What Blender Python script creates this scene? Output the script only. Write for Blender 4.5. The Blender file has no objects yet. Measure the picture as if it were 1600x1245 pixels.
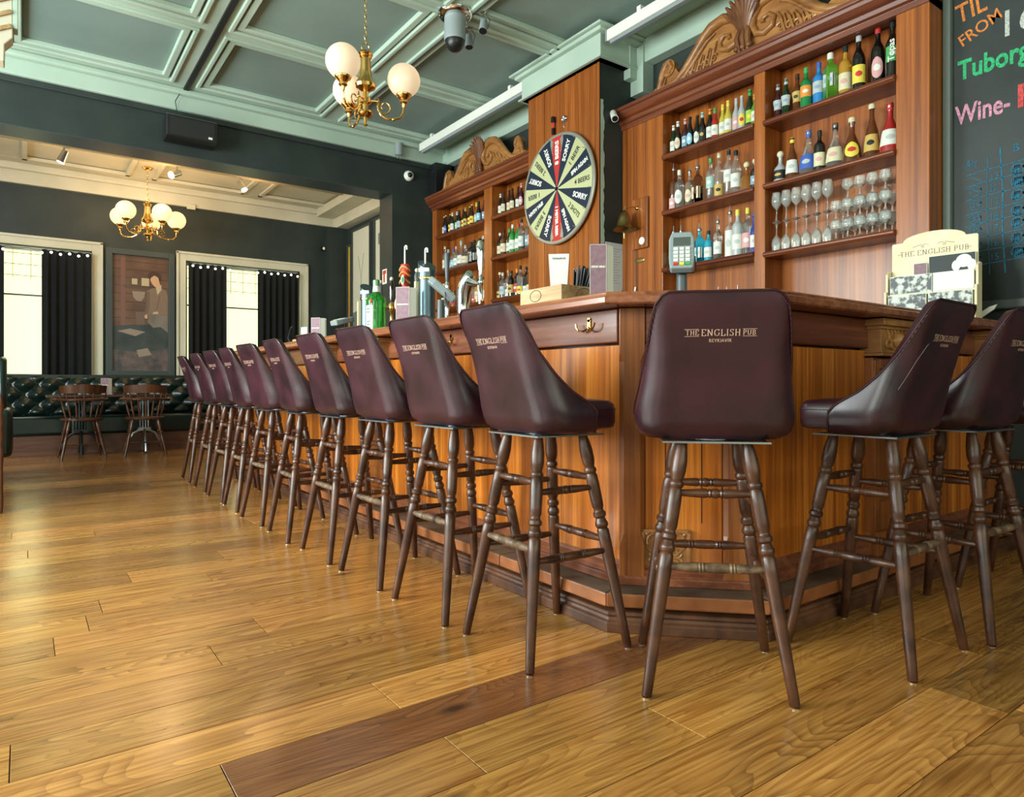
import bpy, bmesh, math, random
from mathutils import Vector, Matrix, noise
PI=math.pi; sin=math.sin; cos=math.cos; R=math.radians
C=bpy.context.scene.collection
rnd=random.Random(7)

# ------------------------------------------------------------------ camera
cam=bpy.data.objects.new('camera',bpy.data.cameras.new('camera')); C.objects.link(cam)
cam.data.sensor_width=36; cam.data.lens=36*1057/1600
cam.data.shift_y=-22.5/1600; cam.data.clip_start=.05
cam.location=(0,0,.85); cam.rotation_euler=(R(90),0,R(-35.8))
bpy.context.scene.camera=cam
# ------------------------------------------------------------------ world, light, exposure
vs=bpy.context.scene.view_settings
vs.view_transform='Standard'; vs.look='None'; vs.gamma=1; vs.use_curve_mapping=False
vs.exposure=0.0
w=bpy.data.worlds.new('sky'); bpy.context.scene.world=w; w.use_nodes=True
w.node_tree.nodes['Background'].inputs[0].default_value=(1.0,1.0,.48,1)
w.node_tree.nodes['Background'].inputs[1].default_value=1.8
def area(name,loc,rot,sx,sy,power,col):
    l=bpy.data.lights.new(name,'AREA'); l.shape='RECTANGLE'; l.size=sx; l.size_y=sy; l.energy=power; l.color=col
    o=bpy.data.objects.new(name,l); o.location=loc; o.rotation_euler=rot; C.objects.link(o); return o
def point(name,loc,power,col,rad=.1):
    l=bpy.data.lights.new(name,'POINT'); l.energy=power; l.color=col; l.shadow_soft_size=rad
    o=bpy.data.objects.new(name,l); o.location=loc; C.objects.link(o); return o
DAY=(.90,1.0,1.0)
for i,y in enumerate((-1.6,.9,3.4,5.9)):      # daylight at the street windows of the left wall
    area('daylight_side_window',(-3.05,y,1.95),(0,R(-90),0),2.1,1.5,(25,110,320,260)[i],DAY)
for x in (-1.3,1.0,3.0):                       # and of the wall behind the camera
    area('daylight_rear_window',(x,-3.25,1.95),(R(90),0,0),1.7,2.1,(30,26,18)[[-1.3,1.0,3.0].index(x)],DAY)
for x in (-.1,2.65):                           # far windows
    area('daylight_far_window',(x,12.3,4.1),(R(-62),0,0),2.2,1.8,120,(.85,1,1))

# ------------------------------------------------------------------ helpers
class MB:
    def __init__(s): s.v=[]; s.f=[]; s.m=[]; s.mi=0
    def add(s,vs,fs):
        n=len(s.v); s.v+= [tuple(p) for p in vs]; s.f+=[tuple(n+i for i in f) for f in fs]; s.m+=[s.mi]*len(fs); return s
    def box(s,x0,y0,z0,x1,y1,z1):
        v=[(x,y,z) for z in (z0,z1) for y in (y0,y1) for x in (x0,x1)]
        return s.add(v,[(0,2,3,1),(4,5,7,6),(0,1,5,4),(2,6,7,3),(0,4,6,2),(1,3,7,5)])
    def obox(s,c,ax,ay,az,hx,hy,hz):      # oriented box, centre and half sizes
        c=Vector(c); ax=Vector(ax).normalized()*hx; ay=Vector(ay).normalized()*hy; az=Vector(az).normalized()*hz
        v=[c+ax*i+ay*j+az*k for k in (-1,1) for j in (-1,1) for i in (-1,1)]
        return s.add(v,[(0,2,3,1),(4,5,7,6),(0,1,5,4),(2,6,7,3),(0,4,6,2),(1,3,7,5)])
    def lathe(s,prof,o=(0,0,0),d=(0,0,1),seg=16,caps=True):   # prof: (along, radius)
        d=Vector(d).normalized(); a=d.orthogonal().normalized(); b=d.cross(a); o=Vector(o)
        v=[];f=[]
        for t,r in prof:
            for k in range(seg):
                q=2*PI*k/seg; v.append(o+d*t+(a*cos(q)+b*sin(q))*r)
        n=len(prof)
        for i in range(n-1):
            for k in range(seg):
                k2=(k+1)%seg; f.append((i*seg+k,i*seg+k2,(i+1)*seg+k2,(i+1)*seg+k))
        if caps:
            f.append(tuple(range(seg-1,-1,-1))); f.append(tuple((n-1)*seg+k for k in range(seg)))
        return s.add(v,f)
    def cyl(s,p0,p1,r0,r1=None,seg=12):
        p0=Vector(p0);p1=Vector(p1); return s.lathe([(0,r0),((p1-p0).length,r0 if r1 is None else r1)],p0,p1-p0,seg)
    def tube(s,pts,r,seg=8,closed=False,flat=None):
        pts=[Vector(p) for p in pts]; n=len(pts); v=[];f=[]; a=None
        for i,p in enumerate(pts):
            t=(pts[(i+1)%n]-pts[i-1]) if closed else (pts[min(i+1,n-1)]-pts[max(i-1,0)])
            t.normalize()
            if a is None: a=t.orthogonal().normalized() if flat is None else Vector(flat)
            if flat is not None: a=Vector(flat)
            a=(a-t*a.dot(t)); a=a.normalized() if a.length>1e-6 else t.orthogonal().normalized()
            b=t.cross(a); rr=r[i] if isinstance(r,(list,tuple)) else r
            for k in range(seg):
                q=2*PI*k/seg; v.append(p+(a*cos(q)+b*sin(q))*rr)
        for i in range(n if closed else n-1):
            j=(i+1)%n
            for k in range(seg):
                k2=(k+1)%seg; f.append((i*seg+k,i*seg+k2,j*seg+k2,j*seg+k))
        if not closed: f.append(tuple(range(seg-1,-1,-1))); f.append(tuple((n-1)*seg+k for k in range(seg)))
        return s.add(v,f)
    def sphere(s,c,r,seg=16,rings=10,sc=(1,1,1)):
        c=Vector(c); v=[];f=[]
        for i in range(1,rings):
            th=PI*i/rings
            for k in range(seg):
                q=2*PI*k/seg; v.append(c+Vector((sin(th)*cos(q)*r*sc[0],sin(th)*sin(q)*r*sc[1],cos(th)*r*sc[2])))
        t=len(v); v.append(c+Vector((0,0,r*sc[2]))); v.append(c-Vector((0,0,r*sc[2])))
        for i in range(rings-2):
            for k in range(seg):
                k2=(k+1)%seg; f.append((i*seg+k,(i+1)*seg+k,(i+1)*seg+k2,i*seg+k2))
        for k in range(seg):
            k2=(k+1)%seg; f.append((t,k,k2)); f.append((t+1,(rings-2)*seg+k2,(rings-2)*seg+k))
        return s.add(v,f)
    def prism(s,poly,ext,fn=None):       # poly: 3-D points, extruded along ext
        e=Vector(ext); a=[Vector(p) for p in poly]; n=len(a); v=a+[p+e for p in a]
        f=[tuple(range(n-1,-1,-1)),tuple(range(n,2*n))]+[(i,(i+1)%n,n+(i+1)%n,n+i) for i in range(n)]
        return s.add(v,f)
    def grid(s,fn,nu,nv,closed_u=False):
        v=[fn(i/(nu if closed_u else nu-1),j/(nv-1)) for j in range(nv) for i in range(nu)]; f=[]
        for j in range(nv-1):
            for i in range(nu if closed_u else nu-1):
                i2=(i+1)%nu; f.append((j*nu+i,j*nu+i2,(j+1)*nu+i2,(j+1)*nu+i))
        return s.add(v,f)
    def sweep(s,path,prof):              # path(o)->list of (x,y); prof: closed loop of (o,z)
        rows=[[ (p[0],p[1],z) for p in path(o)] for o,z in prof]; n=len(rows[0]); m=len(prof)
        v=[p for r in rows for p in r]; f=[]
        for i in range(m):
            i2=(i+1)%m
            for k in range(n-1): f.append((i*n+k,i*n+k+1,i2*n+k+1,i2*n+k))
        f.append(tuple(i*n for i in range(m))); f.append(tuple(i*n+n-1 for i in range(m-1,-1,-1)))
        return s.add(v,f)
ORG={}
def mk(name,mb,mats,parent=None,label=None,smooth=True,bev=0,seg=2,recalc=True):
    me=bpy.data.meshes.new(name)
    v=mb.v
    if parent is not None and parent.name in ORG:
        o=ORG[parent.name]; v=[(a-o[0],b-o[1],c-o[2]) for a,b,c in v]
    me.from_pydata(v,[],mb.f)
    if not isinstance(mats,(list,tuple)): mats=[mats]
    for m in mats: me.materials.append(m)
    if len(mats)>1: me.polygons.foreach_set('material_index',mb.m)
    if recalc:
        bm=bmesh.new(); bm.from_mesh(me); bmesh.ops.recalc_face_normals(bm,faces=bm.faces); bm.to_mesh(me); bm.free()
    if smooth:
        me.polygons.foreach_set('use_smooth',[True]*len(me.polygons)); me.set_sharp_from_angle(angle=R(38))
    me.update()
    ob=bpy.data.objects.new(name,me); C.objects.link(ob)
    if parent is not None:
        ob.parent=parent
        if parent.name in ORG: ORG[ob.name]=ORG[parent.name]
    if label: ob['label']=label
    if bev:
        b=ob.modifiers.new('bevel','BEVEL'); b.width=bev; b.segments=seg; b.limit_method='ANGLE'; b.angle_limit=R(40)
    return ob
def tag(o,label,cat,group=None,kind=None):
    o['label']=label; o['category']=cat
    if group: o['group']=group
    if kind: o['kind']=kind
    return o
def thing(name,label,cat,loc=(0,0,0),rz=0,group=None,world=False):
    o=bpy.data.objects.new(name,None); C.objects.link(o); o.location=loc; o.rotation_euler=(0,0,rz)
    o.empty_display_size=.1
    if world: ORG[o.name]=tuple(loc)
    return tag(o,label,cat,group)
def struct(name,mb,mat,parent=None,**k):
    o=mk(name,mb,mat,parent,**k); o['kind']='structure'; return o
def copy_tree(o,parent=None):
    c=o.copy(); C.objects.link(c); c.parent=parent
    for ch in list(o.children): copy_tree(ch,c)
    return c
_KID={}
def text(txt,size,parent,mat,o,r,u,ext=.0008,bold=0,shear=0,align='LEFT',name='lettering',fitw=None,wrap=None,label=None):
    cu=bpy.data.curves.new('t','FONT'); cu.body=txt; cu.size=size; cu.offset=bold; cu.shear=shear; cu.align_x=align; cu.resolution_u=3
    ob=bpy.data.objects.new('t',cu); C.objects.link(ob)
    dg=bpy.context.evaluated_depsgraph_get(); me=bpy.data.meshes.new_from_object(ob.evaluated_get(dg))
    C.objects.unlink(ob); bpy.data.objects.remove(ob)
    o=Vector(o); r=Vector(r).normalized(); u=Vector(u).normalized(); n=r.cross(u)
    xs=[v.co.x for v in me.vertices]; k=1
    if fitw and xs: k=fitw/(max(xs)-min(xs))
    mb=MB(); vv=[]
    for v in me.vertices:
        p=o+r*v.co.x*k+u*v.co.y+n*ext; vv.append(p)
    mb.add(vv,[tuple(p.vertices) for p in me.polygons]); bpy.data.meshes.remove(me)
    return mk(name,mb,mat,parent,smooth=False,recalc=False,label=label)
# stroke lettering with serifs: capital glyphs on a 1-high box
GL={'T':(.8,[[(.4,0),(.4,1)],[(0,1),(.8,1)]],[(.4,0)],[(0,1,.8),(.0,.85)]),
'H':(.85,[[(.15,0),(.15,1)],[(.7,0),(.7,1)],[(.15,.52),(.7,.52)]],[(.15,0),(.15,1),(.7,0),(.7,1)]),
'E':(.75,[[(.15,0),(.15,1)],[(0,1),(.68,1)],[(0,0),(.7,0)],[(.15,.52),(.5,.52)],[(.68,1),(.68,.8)],[(.7,0),(.7,.22)]],[]),
'N':(.9,[[(.15,0),(.15,1)],[(.15,1),(.75,0)],[(.75,0),(.75,1)]],[(.15,0),(.75,1),(.1,1)]),
'G':(.9,[[(.78,.8),(.65,.96),(.45,1),(.2,.88),(.08,.5),(.2,.12),(.45,0),(.7,.08),(.78,.2),(.78,.45)],[(.78,.8),(.78,1)]],[(.78,.45)]),
'L':(.7,[[(.15,0),(.15,1)],[(0,0),(.66,0)],[(.66,0),(.66,.25)]],[(.15,1)]),
'I':(.35,[[(.17,0),(.17,1)]],[(.17,0),(.17,1)]),
'Í':(.35,[[(.17,0),(.17,.85)],[(.17,1),(.3,1.15)]],[(.17,0),(.17,.85)]),
'S':(.65,[[(.55,.8),(.45,.96),(.3,1),(.12,.9),(.1,.72),(.3,.55),(.5,.42),(.57,.22),(.45,.05),(.28,0),(.1,.08),(.05,.2)],[(.55,.8),(.55,1)],[(.05,0),(.05,.2)]],[]),
'P':(.7,[[(.15,0),(.15,1)],[(.05,1),(.45,1),(.6,.9),(.62,.72),(.5,.54),(.4,.5),(.15,.5)]],[(.15,0)]),
'U':(.85,[[(.15,1),(.15,.3),(.22,.08),(.42,0),(.62,.08),(.7,.3),(.7,1)]],[(.15,1),(.7,1)]),
'B':(.72,[[(.15,0),(.15,1)],[(.03,1),(.42,1),(.56,.88),(.55,.66),(.42,.54),(.15,.53)],[(.42,.54),(.6,.42),(.62,.2),(.5,.03),(.38,0),(.03,0)]],[]),
'R':(.8,[[(.15,0),(.15,1)],[(.03,1),(.42,1),(.57,.88),(.56,.64),(.42,.52),(.15,.52)],[(.38,.52),(.7,0)]],[(.15,0),(.72,0)]),
'Y':(.8,[[(.05,1),(.4,.5),(.75,1)],[(.4,.5),(.4,0)]],[(.4,0),(.08,1),(.72,1)]),
'K':(.8,[[(.15,0),(.15,1)],[(.68,1),(.15,.42)],[(.32,.6),(.7,0)]],[(.15,0),(.15,1),(.68,1),(.72,0)]),
'J':(.4,[[(.28,1),(.28,.1),(.2,-.08),(.05,-.1)]],[(.28,1)]),
'A':(.85,[[(.08,0),(.42,1),(.76,0)],[(.2,.36),(.63,.36)]],[(.08,0),(.76,0)]),
'V':(.85,[[(.08,1),(.42,0),(.76,1)]],[(.08,1),(.76,1)])}
def strokes(mb,txt,h,cx,y,fn,wd=.11,sp=.16,serif=True):
    """centred line of stroke capitals; fn maps flat (x,y) to a point on the surface"""
    tot=sum((GL[c][0]+sp if c in GL else .45) for c in txt)-sp; x=cx-tot*h/2
    def seg(a,b,w):
        dx,dy=b[0]-a[0],b[1]-a[1]; l=math.hypot(dx,dy) or 1; nx,ny=-dy/l*w/2,dx/l*w/2
        mb.add([fn(a[0]+nx,a[1]+ny),fn(a[0]-nx,a[1]-ny),fn(b[0]-nx,b[1]-ny),fn(b[0]+nx,b[1]+ny)],[(0,1,2,3)])
    for c in txt:
        if c not in GL: x+=.45*h; continue
        g=GL[c]
        for pl in g[1]:
            for a,b in zip(pl,pl[1:]):
                vert=abs(b[1]-a[1])>=abs(b[0]-a[0])
                seg((x+a[0]*h,y+a[1]*h),(x+b[0]*h,y+b[1]*h),h*(wd if vert else wd*.55))
        if serif:
            for p in g[2]: seg((x+(p[0]-.13)*h,y+p[1]*h),(x+(p[0]+.13)*h,y+p[1]*h),h*.05)
        x+=(g[0]+sp)*h
    return tot*h
# ------------------------------------------------------------------ materials
def rgb(r,g,b):
    f=lambda c:(c/255/12.92 if c<=10.3 else ((c/255+.055)/1.055)**2.4)
    return (f(r),f(g),f(b),1)
def pbr(name,col,rough=.5,metal=0,coat=0,trans=0,emit=None,es=1,alpha=1,ior=1.45,spec=.5,sheen=0):
    m=bpy.data.materials.new(name); m.use_nodes=True; b=m.node_tree.nodes['Principled BSDF']
    if len(col)==3: col=(*col,1)
    b.inputs['Base Color'].default_value=col; b.inputs['Roughness'].default_value=rough; b.inputs['Metallic'].default_value=metal
    b.inputs['Coat Weight'].default_value=coat; b.inputs['Coat Roughness'].default_value=.15; b.inputs['Transmission Weight'].default_value=trans
    b.inputs['IOR'].default_value=ior; b.inputs['Alpha'].default_value=alpha; b.inputs['Specular IOR Level'].default_value=spec
    if emit: b.inputs['Emission Color'].default_value=(*emit[:3],1); b.inputs['Emission Strength'].default_value=es
    return m
def nd(m,t,**k):
    n=m.node_tree.nodes.new(t)
    for a,b in k.items(): setattr(n,a,b)
    return n
def lk(m,a,b): m.node_tree.links.new(a,b)
def mottled(name,c1,c2,scale=6,rough=.5,bump=.1,bscale=None,metal=0,coat=0,detail=4,r2=None,spec=.5):
    """solid with soft colour variation and fine relief"""
    m=pbr(name,c1,rough,metal,coat,spec=spec); b=m.node_tree.nodes['Principled BSDF']
    tc=nd(m,'ShaderNodeTexCoord'); n=nd(m,'ShaderNodeTexNoise'); n.inputs['Scale'].default_value=scale; n.inputs['Detail'].default_value=detail
    oi=nd(m,'ShaderNodeObjectInfo'); ad=nd(m,'ShaderNodeVectorMath',operation='MULTIPLY_ADD'); ad.inputs[1].default_value=(1,1,1)
    sc=nd(m,'ShaderNodeVectorMath',operation='SCALE'); sc.inputs[0].default_value=(37,19,53); lk(m,oi.outputs['Random'],sc.inputs['Scale'])
    lk(m,tc.outputs['Object'],ad.inputs[0]); lk(m,sc.outputs[0],ad.inputs[2]); lk(m,ad.outputs[0],n.inputs['Vector'])
    r=nd(m,'ShaderNodeValToRGB'); r.color_ramp.elements[0].position=.33; r.color_ramp.elements[1].position=.68
    r.color_ramp.elements[0].color=c1 if len(c1)==4 else (*c1,1); r.color_ramp.elements[1].color=c2 if len(c2)==4 else (*c2,1)
    lk(m,n.outputs['Fac'],r.inputs['Fac']); lk(m,r.outputs['Color'],b.inputs['Base Color'])
    if r2 is not None:
        mr=nd(m,'ShaderNodeMapRange'); mr.inputs['To Min'].default_value=rough; mr.inputs['To Max'].default_value=r2
        mr.inputs['From Min'].default_value=.3; mr.inputs['From Max'].default_value=.7
        lk(m,n.outputs['Fac'],mr.inputs['Value']); lk(m,mr.outputs[0],b.inputs['Roughness'])
    if bump:
        n2=nd(m,'ShaderNodeTexNoise'); n2.inputs['Scale'].default_value=bscale or scale*12; n2.inputs['Detail'].default_value=3; lk(m,ad.outputs[0],n2.inputs['Vector'])
        bp=nd(m,'ShaderNodeBump'); bp.inputs['Strength'].default_value=bump; bp.inputs['Distance'].default_value=.004
        lk(m,n2.outputs['Fac'],bp.inputs['Height']); lk(m,bp.outputs['Normal'],b.inputs['Normal'])
    return m
def wood(name,cols,axis='Z',fine=70,coarse=14,stretch=.03,rough=.35,coat=.2,wave=0,bump=.05,rand=1,band=.5):
    """cols: dark, mid, light. grain runs along axis"""
    m=pbr(name,cols[1],rough,coat=coat); b=m.node_tree.nodes['Principled BSDF']
    tc=nd(m,'ShaderNodeTexCoord'); mp=nd(m,'ShaderNodeMapping')
    mp.inputs['Scale'].default_value=tuple(stretch if a==axis else 1 for a in 'XYZ')
    oi=nd(m,'ShaderNodeObjectInfo'); sc=nd(m,'ShaderNodeVectorMath',operation='SCALE'); sc.inputs[0].default_value=(31*rand,17*rand,23*rand)
    lk(m,oi.outputs['Random'],sc.inputs['Scale'])
    ad=nd(m,'ShaderNodeVectorMath',operation='ADD'); lk(m,tc.outputs['Object'],ad.inputs[0]); lk(m,sc.outputs[0],ad.inputs[1]); lk(m,ad.outputs[0],mp.inputs['Vector'])
    n1=nd(m,'ShaderNodeTexNoise'); n1.inputs['Scale'].default_value=coarse; n1.inputs['Detail'].default_value=3; n1.inputs['Distortion'].default_value=.4
    n2=nd(m,'ShaderNodeTexNoise'); n2.inputs['Scale'].default_value=fine; n2.inputs['Detail'].default_value=5; n2.inputs['Roughness'].default_value=.7
    for n in (n1,n2): lk(m,mp.outputs[0],n.inputs['Vector'])
    mx=nd(m,'ShaderNodeMix'); mx.inputs[0].default_value=1-band; lk(m,n1.outputs['Fac'],mx.inputs[2]); lk(m,n2.outputs['Fac'],mx.inputs[3])
    r=nd(m,'ShaderNodeValToRGB'); e=r.color_ramp.elements; e[0].position=.36; e[1].position=.64
    e[0].color=cols[0]; e[1].color=cols[2]; q=e.new(.5); q.color=cols[1]
    lk(m,mx.outputs[0],r.inputs['Fac']); lk(m,r.outputs['Color'],b.inputs['Base Color'])
    bp=nd(m,'ShaderNodeBump'); bp.inputs['Strength'].default_value=bump; bp.inputs['Distance'].default_value=.003
    lk(m,n2.outputs['Fac'],bp.inputs['Height']); lk(m,bp.outputs['Normal'],b.inputs['Normal'])
    return m
def oak(name,cols,dark=1.0):
    """floorboards: cathedral rings running along X, per-board offset and tone, knots"""
    m=pbr(name,cols[1],.3,coat=.6); b=m.node_tree.nodes['Principled BSDF']; b.inputs['Coat Roughness'].default_value=.22
    tc=nd(m,'ShaderNodeTexCoord'); oi=nd(m,'ShaderNodeObjectInfo')
    sc=nd(m,'ShaderNodeVectorMath',operation='SCALE'); sc.inputs[0].default_value=(57,13,29); lk(m,oi.outputs['Random'],sc.inputs['Scale'])
    ad=nd(m,'ShaderNodeVectorMath',operation='ADD'); lk(m,tc.outputs['Object'],ad.inputs[0]); lk(m,sc.outputs[0],ad.inputs[1])
    mp=nd(m,'ShaderNodeMapping'); mp.inputs['Scale'].default_value=(.9,4.2,1); lk(m,ad.outputs[0],mp.inputs['Vector'])
    n0=nd(m,'ShaderNodeTexNoise'); n0.inputs['Scale'].default_value=1.0; n0.inputs['Detail'].default_value=2.5; n0.inputs['Roughness'].default_value=.45; n0.inputs['Distortion'].default_value=.5; lk(m,mp.outputs[0],n0.inputs['Vector'])
    mu=nd(m,'ShaderNodeMath',operation='MULTIPLY'); mu.inputs[1].default_value=34; lk(m,n0.outputs['Fac'],mu.inputs[0])
    fr=nd(m,'ShaderNodeMath',operation='FRACT'); lk(m,mu.outputs[0],fr.inputs[0])           # growth rings = contour lines
    pw=nd(m,'ShaderNodeMath',operation='POWER'); pw.inputs[1].default_value=2.2; lk(m,fr.outputs[0],pw.inputs[0])
    mp2=nd(m,'ShaderNodeMapping'); mp2.inputs['Scale'].default_value=(.035,1,1); lk(m,ad.outputs[0],mp2.inputs['Vector'])
    n2=nd(m,'ShaderNodeTexNoise'); n2.inputs['Scale'].default_value=95; n2.inputs['Detail'].default_value=7; lk(m,mp2.outputs[0],n2.inputs['Vector'])
    n3=nd(m,'ShaderNodeTexNoise'); n3.inputs['Scale'].default_value=1.7; n3.inputs['Detail'].default_value=2; lk(m,mp.outputs[0],n3.inputs['Vector'])
    base=nd(m,'ShaderNodeMix',data_type='RGBA'); base.inputs[6].default_value=cols[1]; base.inputs[7].default_value=cols[2]
    mr=nd(m,'ShaderNodeMapRange'); mr.inputs[1].default_value=.34; mr.inputs[2].default_value=.66; lk(m,n2.outputs['Fac'],mr.inputs[0]); lk(m,mr.outputs[0],base.inputs[0])
    rg=nd(m,'ShaderNodeMath',operation='MULTIPLY'); rg.inputs[1].default_value=.62
    mr3=nd(m,'ShaderNodeMapRange'); mr3.inputs[1].default_value=.42; mr3.inputs[2].default_value=.68; mr3.inputs[3].default_value=.35; mr3.inputs[4].default_value=1; lk(m,n3.outputs['Fac'],mr3.inputs[0])
    m4=nd(m,'ShaderNodeMath',operation='MULTIPLY'); lk(m,pw.outputs[0],m4.inputs[0]); lk(m,mr3.outputs[0],m4.inputs[1]); lk(m,m4.outputs[0],rg.inputs[0])
    c2=nd(m,'ShaderNodeMix',data_type='RGBA'); lk(m,rg.outputs[0],c2.inputs[0]); lk(m,base.outputs[2],c2.inputs[6]); c2.inputs[7].default_value=cols[0]
    # knots
    mpk=nd(m,'ShaderNodeMapping'); mpk.inputs['Scale'].default_value=(.7,1.6,1); lk(m,ad.outputs[0],mpk.inputs['Vector'])
    vo=nd(m,'ShaderNodeTexVoronoi'); vo.inputs['Scale'].default_value=1.5; lk(m,mpk.outputs[0],vo.inputs['Vector'])
    kr=nd(m,'ShaderNodeMapRange'); kr.inputs[1].default_value=.022; kr.inputs[2].default_value=.07; kr.inputs[3].default_value=1; kr.inputs[4].default_value=0; lk(m,vo.outputs['Distance'],kr.inputs[0])
    c3=nd(m,'ShaderNodeMix',data_type='RGBA'); lk(m,kr.outputs[0],c3.inputs[0]); lk(m,c2.outputs[2],c3.inputs[6]); c3.inputs[7].default_value=(.05,.022,.01,1)
    # per-board tone
    hs=nd(m,'ShaderNodeHueSaturation'); tv=nd(m,'ShaderNodeMapRange'); tv.inputs[3].default_value=.62*dark; tv.inputs[4].default_value=1.14*dark
    wn=nd(m,'ShaderNodeTexWhiteNoise',noise_dimensions='1D'); lk(m,oi.outputs['Random'],wn.inputs['W']); lk(m,wn.outputs['Value'],tv.inputs[0]); lk(m,tv.outputs[0],hs.inputs['Value'])
    hv=nd(m,'ShaderNodeMapRange'); hv.inputs[3].default_value=.496; hv.inputs[4].default_value=.503; lk(m,oi.outputs['Random'],hv.inputs[0]); lk(m,hv.outputs[0],hs.inputs['Hue'])
    lk(m,c3.outputs[2],hs.inputs['Color']); lk(m,hs.outputs[0],b.inputs['Base Color'])
    # scuffed varnish
    n5=nd(m,'ShaderNodeTexNoise'); n5.inputs['Scale'].default_value=2.2; n5.inputs['Detail'].default_value=6; lk(m,tc.outputs['Object'],n5.inputs['Vector'])
    rr=nd(m,'ShaderNodeMapRange'); rr.inputs[3].default_value=.13; rr.inputs[4].default_value=.34; lk(m,n5.outputs['Fac'],rr.inputs[0]); lk(m,rr.outputs[0],b.inputs['Roughness']); lk(m,rr.outputs[0],b.inputs['Coat Roughness'])
    bp=nd(m,'ShaderNodeBump'); bp.inputs['Strength'].default_value=.12; bp.inputs['Distance'].default_value=.002; lk(m,n2.outputs['Fac'],bp.inputs['Height']); lk(m,bp.outputs['Normal'],b.inputs['Normal'])
    return m
M={}
M['oak']=oak('oak',[(.085,.026,.005,1),(.34,.132,.023,1),(.64,.315,.080,1)])
M['oak_red']=oak('oak_red',[(.05,.015,.006,1),(.17,.06,.018,1),(.27,.11,.035,1)])
M['joint']=pbr('joint',(.02,.01,.005),.9)
M['wall']=mottled('wall',(.017,.026,.024),(.026,.037,.034),3,.55,.05,60)
M['plaster']=mottled('plaster',(.35,.47,.39),(.44,.56,.47),1.2,.6,.06,30)
M['panel_paint']=mottled('panel_paint',(.17,.245,.22),(.23,.315,.28),.8,.6,.03,30)
M['cream']=mottled('cream',(.50,.48,.36),(.60,.57,.44),2,.5,.05,30)
M['soffit']=pbr('soffit',(.04,.06,.065),.42)
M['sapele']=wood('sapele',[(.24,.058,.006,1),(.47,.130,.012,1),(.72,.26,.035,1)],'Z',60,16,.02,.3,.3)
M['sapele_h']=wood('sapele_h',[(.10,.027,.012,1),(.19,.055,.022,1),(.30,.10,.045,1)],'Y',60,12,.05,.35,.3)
M['cab']=wood('cab',[(.14,.036,.006,1),(.29,.080,.012,1),(.43,.135,.022,1)],'Z',55,16,.02,.35,.2)
M['cab_dark']=wood('cab_dark',[(.085,.02,.009,1),(.15,.038,.014,1),(.24,.068,.022,1)],'Y',50,12,.04,.32,.25)
M['cab_darkx']=wood('cab_darkx',[(.085,.02,.009,1),(.15,.038,.014,1),(.24,.068,.022,1)],'X',50,12,.04,.32,.25)
M['post']=wood('post',[(.14,.038,.008,1),(.26,.078,.015,1),(.38,.13,.03,1)],'Z',55,12,.03,.35,.2)
M['carve']=wood('carve',[(.19,.075,.02,1),(.32,.135,.036,1),(.46,.22,.065,1)],'Y',30,8,.15,.4,.2)
M['carve_dark']=wood('carve_dark',[(.08,.025,.010,1),(.15,.055,.020,1),(.24,.10,.035,1)],'Z',30,8,.2,.4,.2)
M['step']=mottled('step',(.055,.036,.024),(.17,.12,.08),5,.5,.15,60)
M['step_edge']=mottled('step_edge',(.20,.060,.018),(.36,.13,.045),9,.4,.15,60)
M['plinth_wood']=mottled('plinth_wood',(.035,.012,.006),(.15,.060,.026),8,.5,.15,60)
M['counter']=wood('counter',[(.13,.035,.014,1),(.24,.075,.03,1),(.36,.14,.065,1)],'Y',45,10,.05,.25,.4)
M['turned']=mottled('turned',(.032,.010,.005),(.095,.034,.014),14,.38,.08,120,coat=.2)
M['worn']=mottled('worn',(.05,.024,.014),(.20,.13,.075),30,.45,.1,120)
M['leather']=mottled('leather',(.013,.0040,.0085),(.040,.0062,.0150),6,.30,.05,300,detail=3,r2=.42,spec=.75)
M['leather_scratch']=pbr('leather_scratch',(.25,.2,.22),.6)
M['stitch']=pbr('stitch',(.10,.045,.05),.5)
M['gilt_text']=pbr('gilt_text',(.62,.40,.30),.5)
M['brass']=pbr('brass',(.75,.48,.16),.18,1)
M['brass_old']=mottled('brass_old',(.28,.20,.075),(.42,.31,.12),12,.35,.05,90,metal=1)
M['chrome']=pbr('chrome',(.75,.78,.78),.12,1)
M['steel']=pbr('steel',(.42,.46,.47),.3,1)
M['black']=pbr('black',(.010,.011,.012),.35)
M['black_matte']=pbr('black_matte',(.012,.013,.013),.7)
M['grey']=pbr('grey',(.25,.30,.31),.4)
M['greyd']=pbr('greyd',(.07,.09,.10),.4)
M['white']=pbr('white',(.75,.78,.70),.45)
M['paper']=pbr('paper',(.80,.82,.72),.6)
M['paper_b']=pbr('paper_b',(.55,.62,.64),.6)
M['globe']=pbr('globe',(.55,.45,.34),.35,emit=(1,.74,.46),es=.55)
M['globe2']=pbr('globe2',(.55,.45,.34),.35,emit=(1,.66,.30),es=1.1)
M['bulb']=pbr('bulb',(1,1,1),.3,emit=(1,.95,.8),es=4)
M['spot']=pbr('spot',(1,1,1),.3,emit=(1,.85,.6),es=12)
M['curtain']=mottled('curtain',(.0015,.0025,.0025),(.0035,.005,.006),20,.9,.1,200)
M['green_leather']=mottled('green_leather',(.003,.010,.008),(.005,.016,.012),8,.3,.1,200,coat=.1)
M['pub_wood']=wood('pub_wood',[(.035,.012,.006,1),(.075,.026,.011,1),(.12,.045,.018,1)],'Z',40,10,.05,.3,.3)
M['base_wood']=wood('base_wood',[(.06,.022,.012,1),(.11,.042,.022,1),(.16,.065,.033,1)],'X',40,10,.05,.4,.1)
M['slate']=mottled('slate',(.010,.016,.015),(.026,.036,.034),2.5,.55,.05,60)
M['frame_grey']=pbr('frame_grey',(.045,.058,.054),.45)
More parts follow.
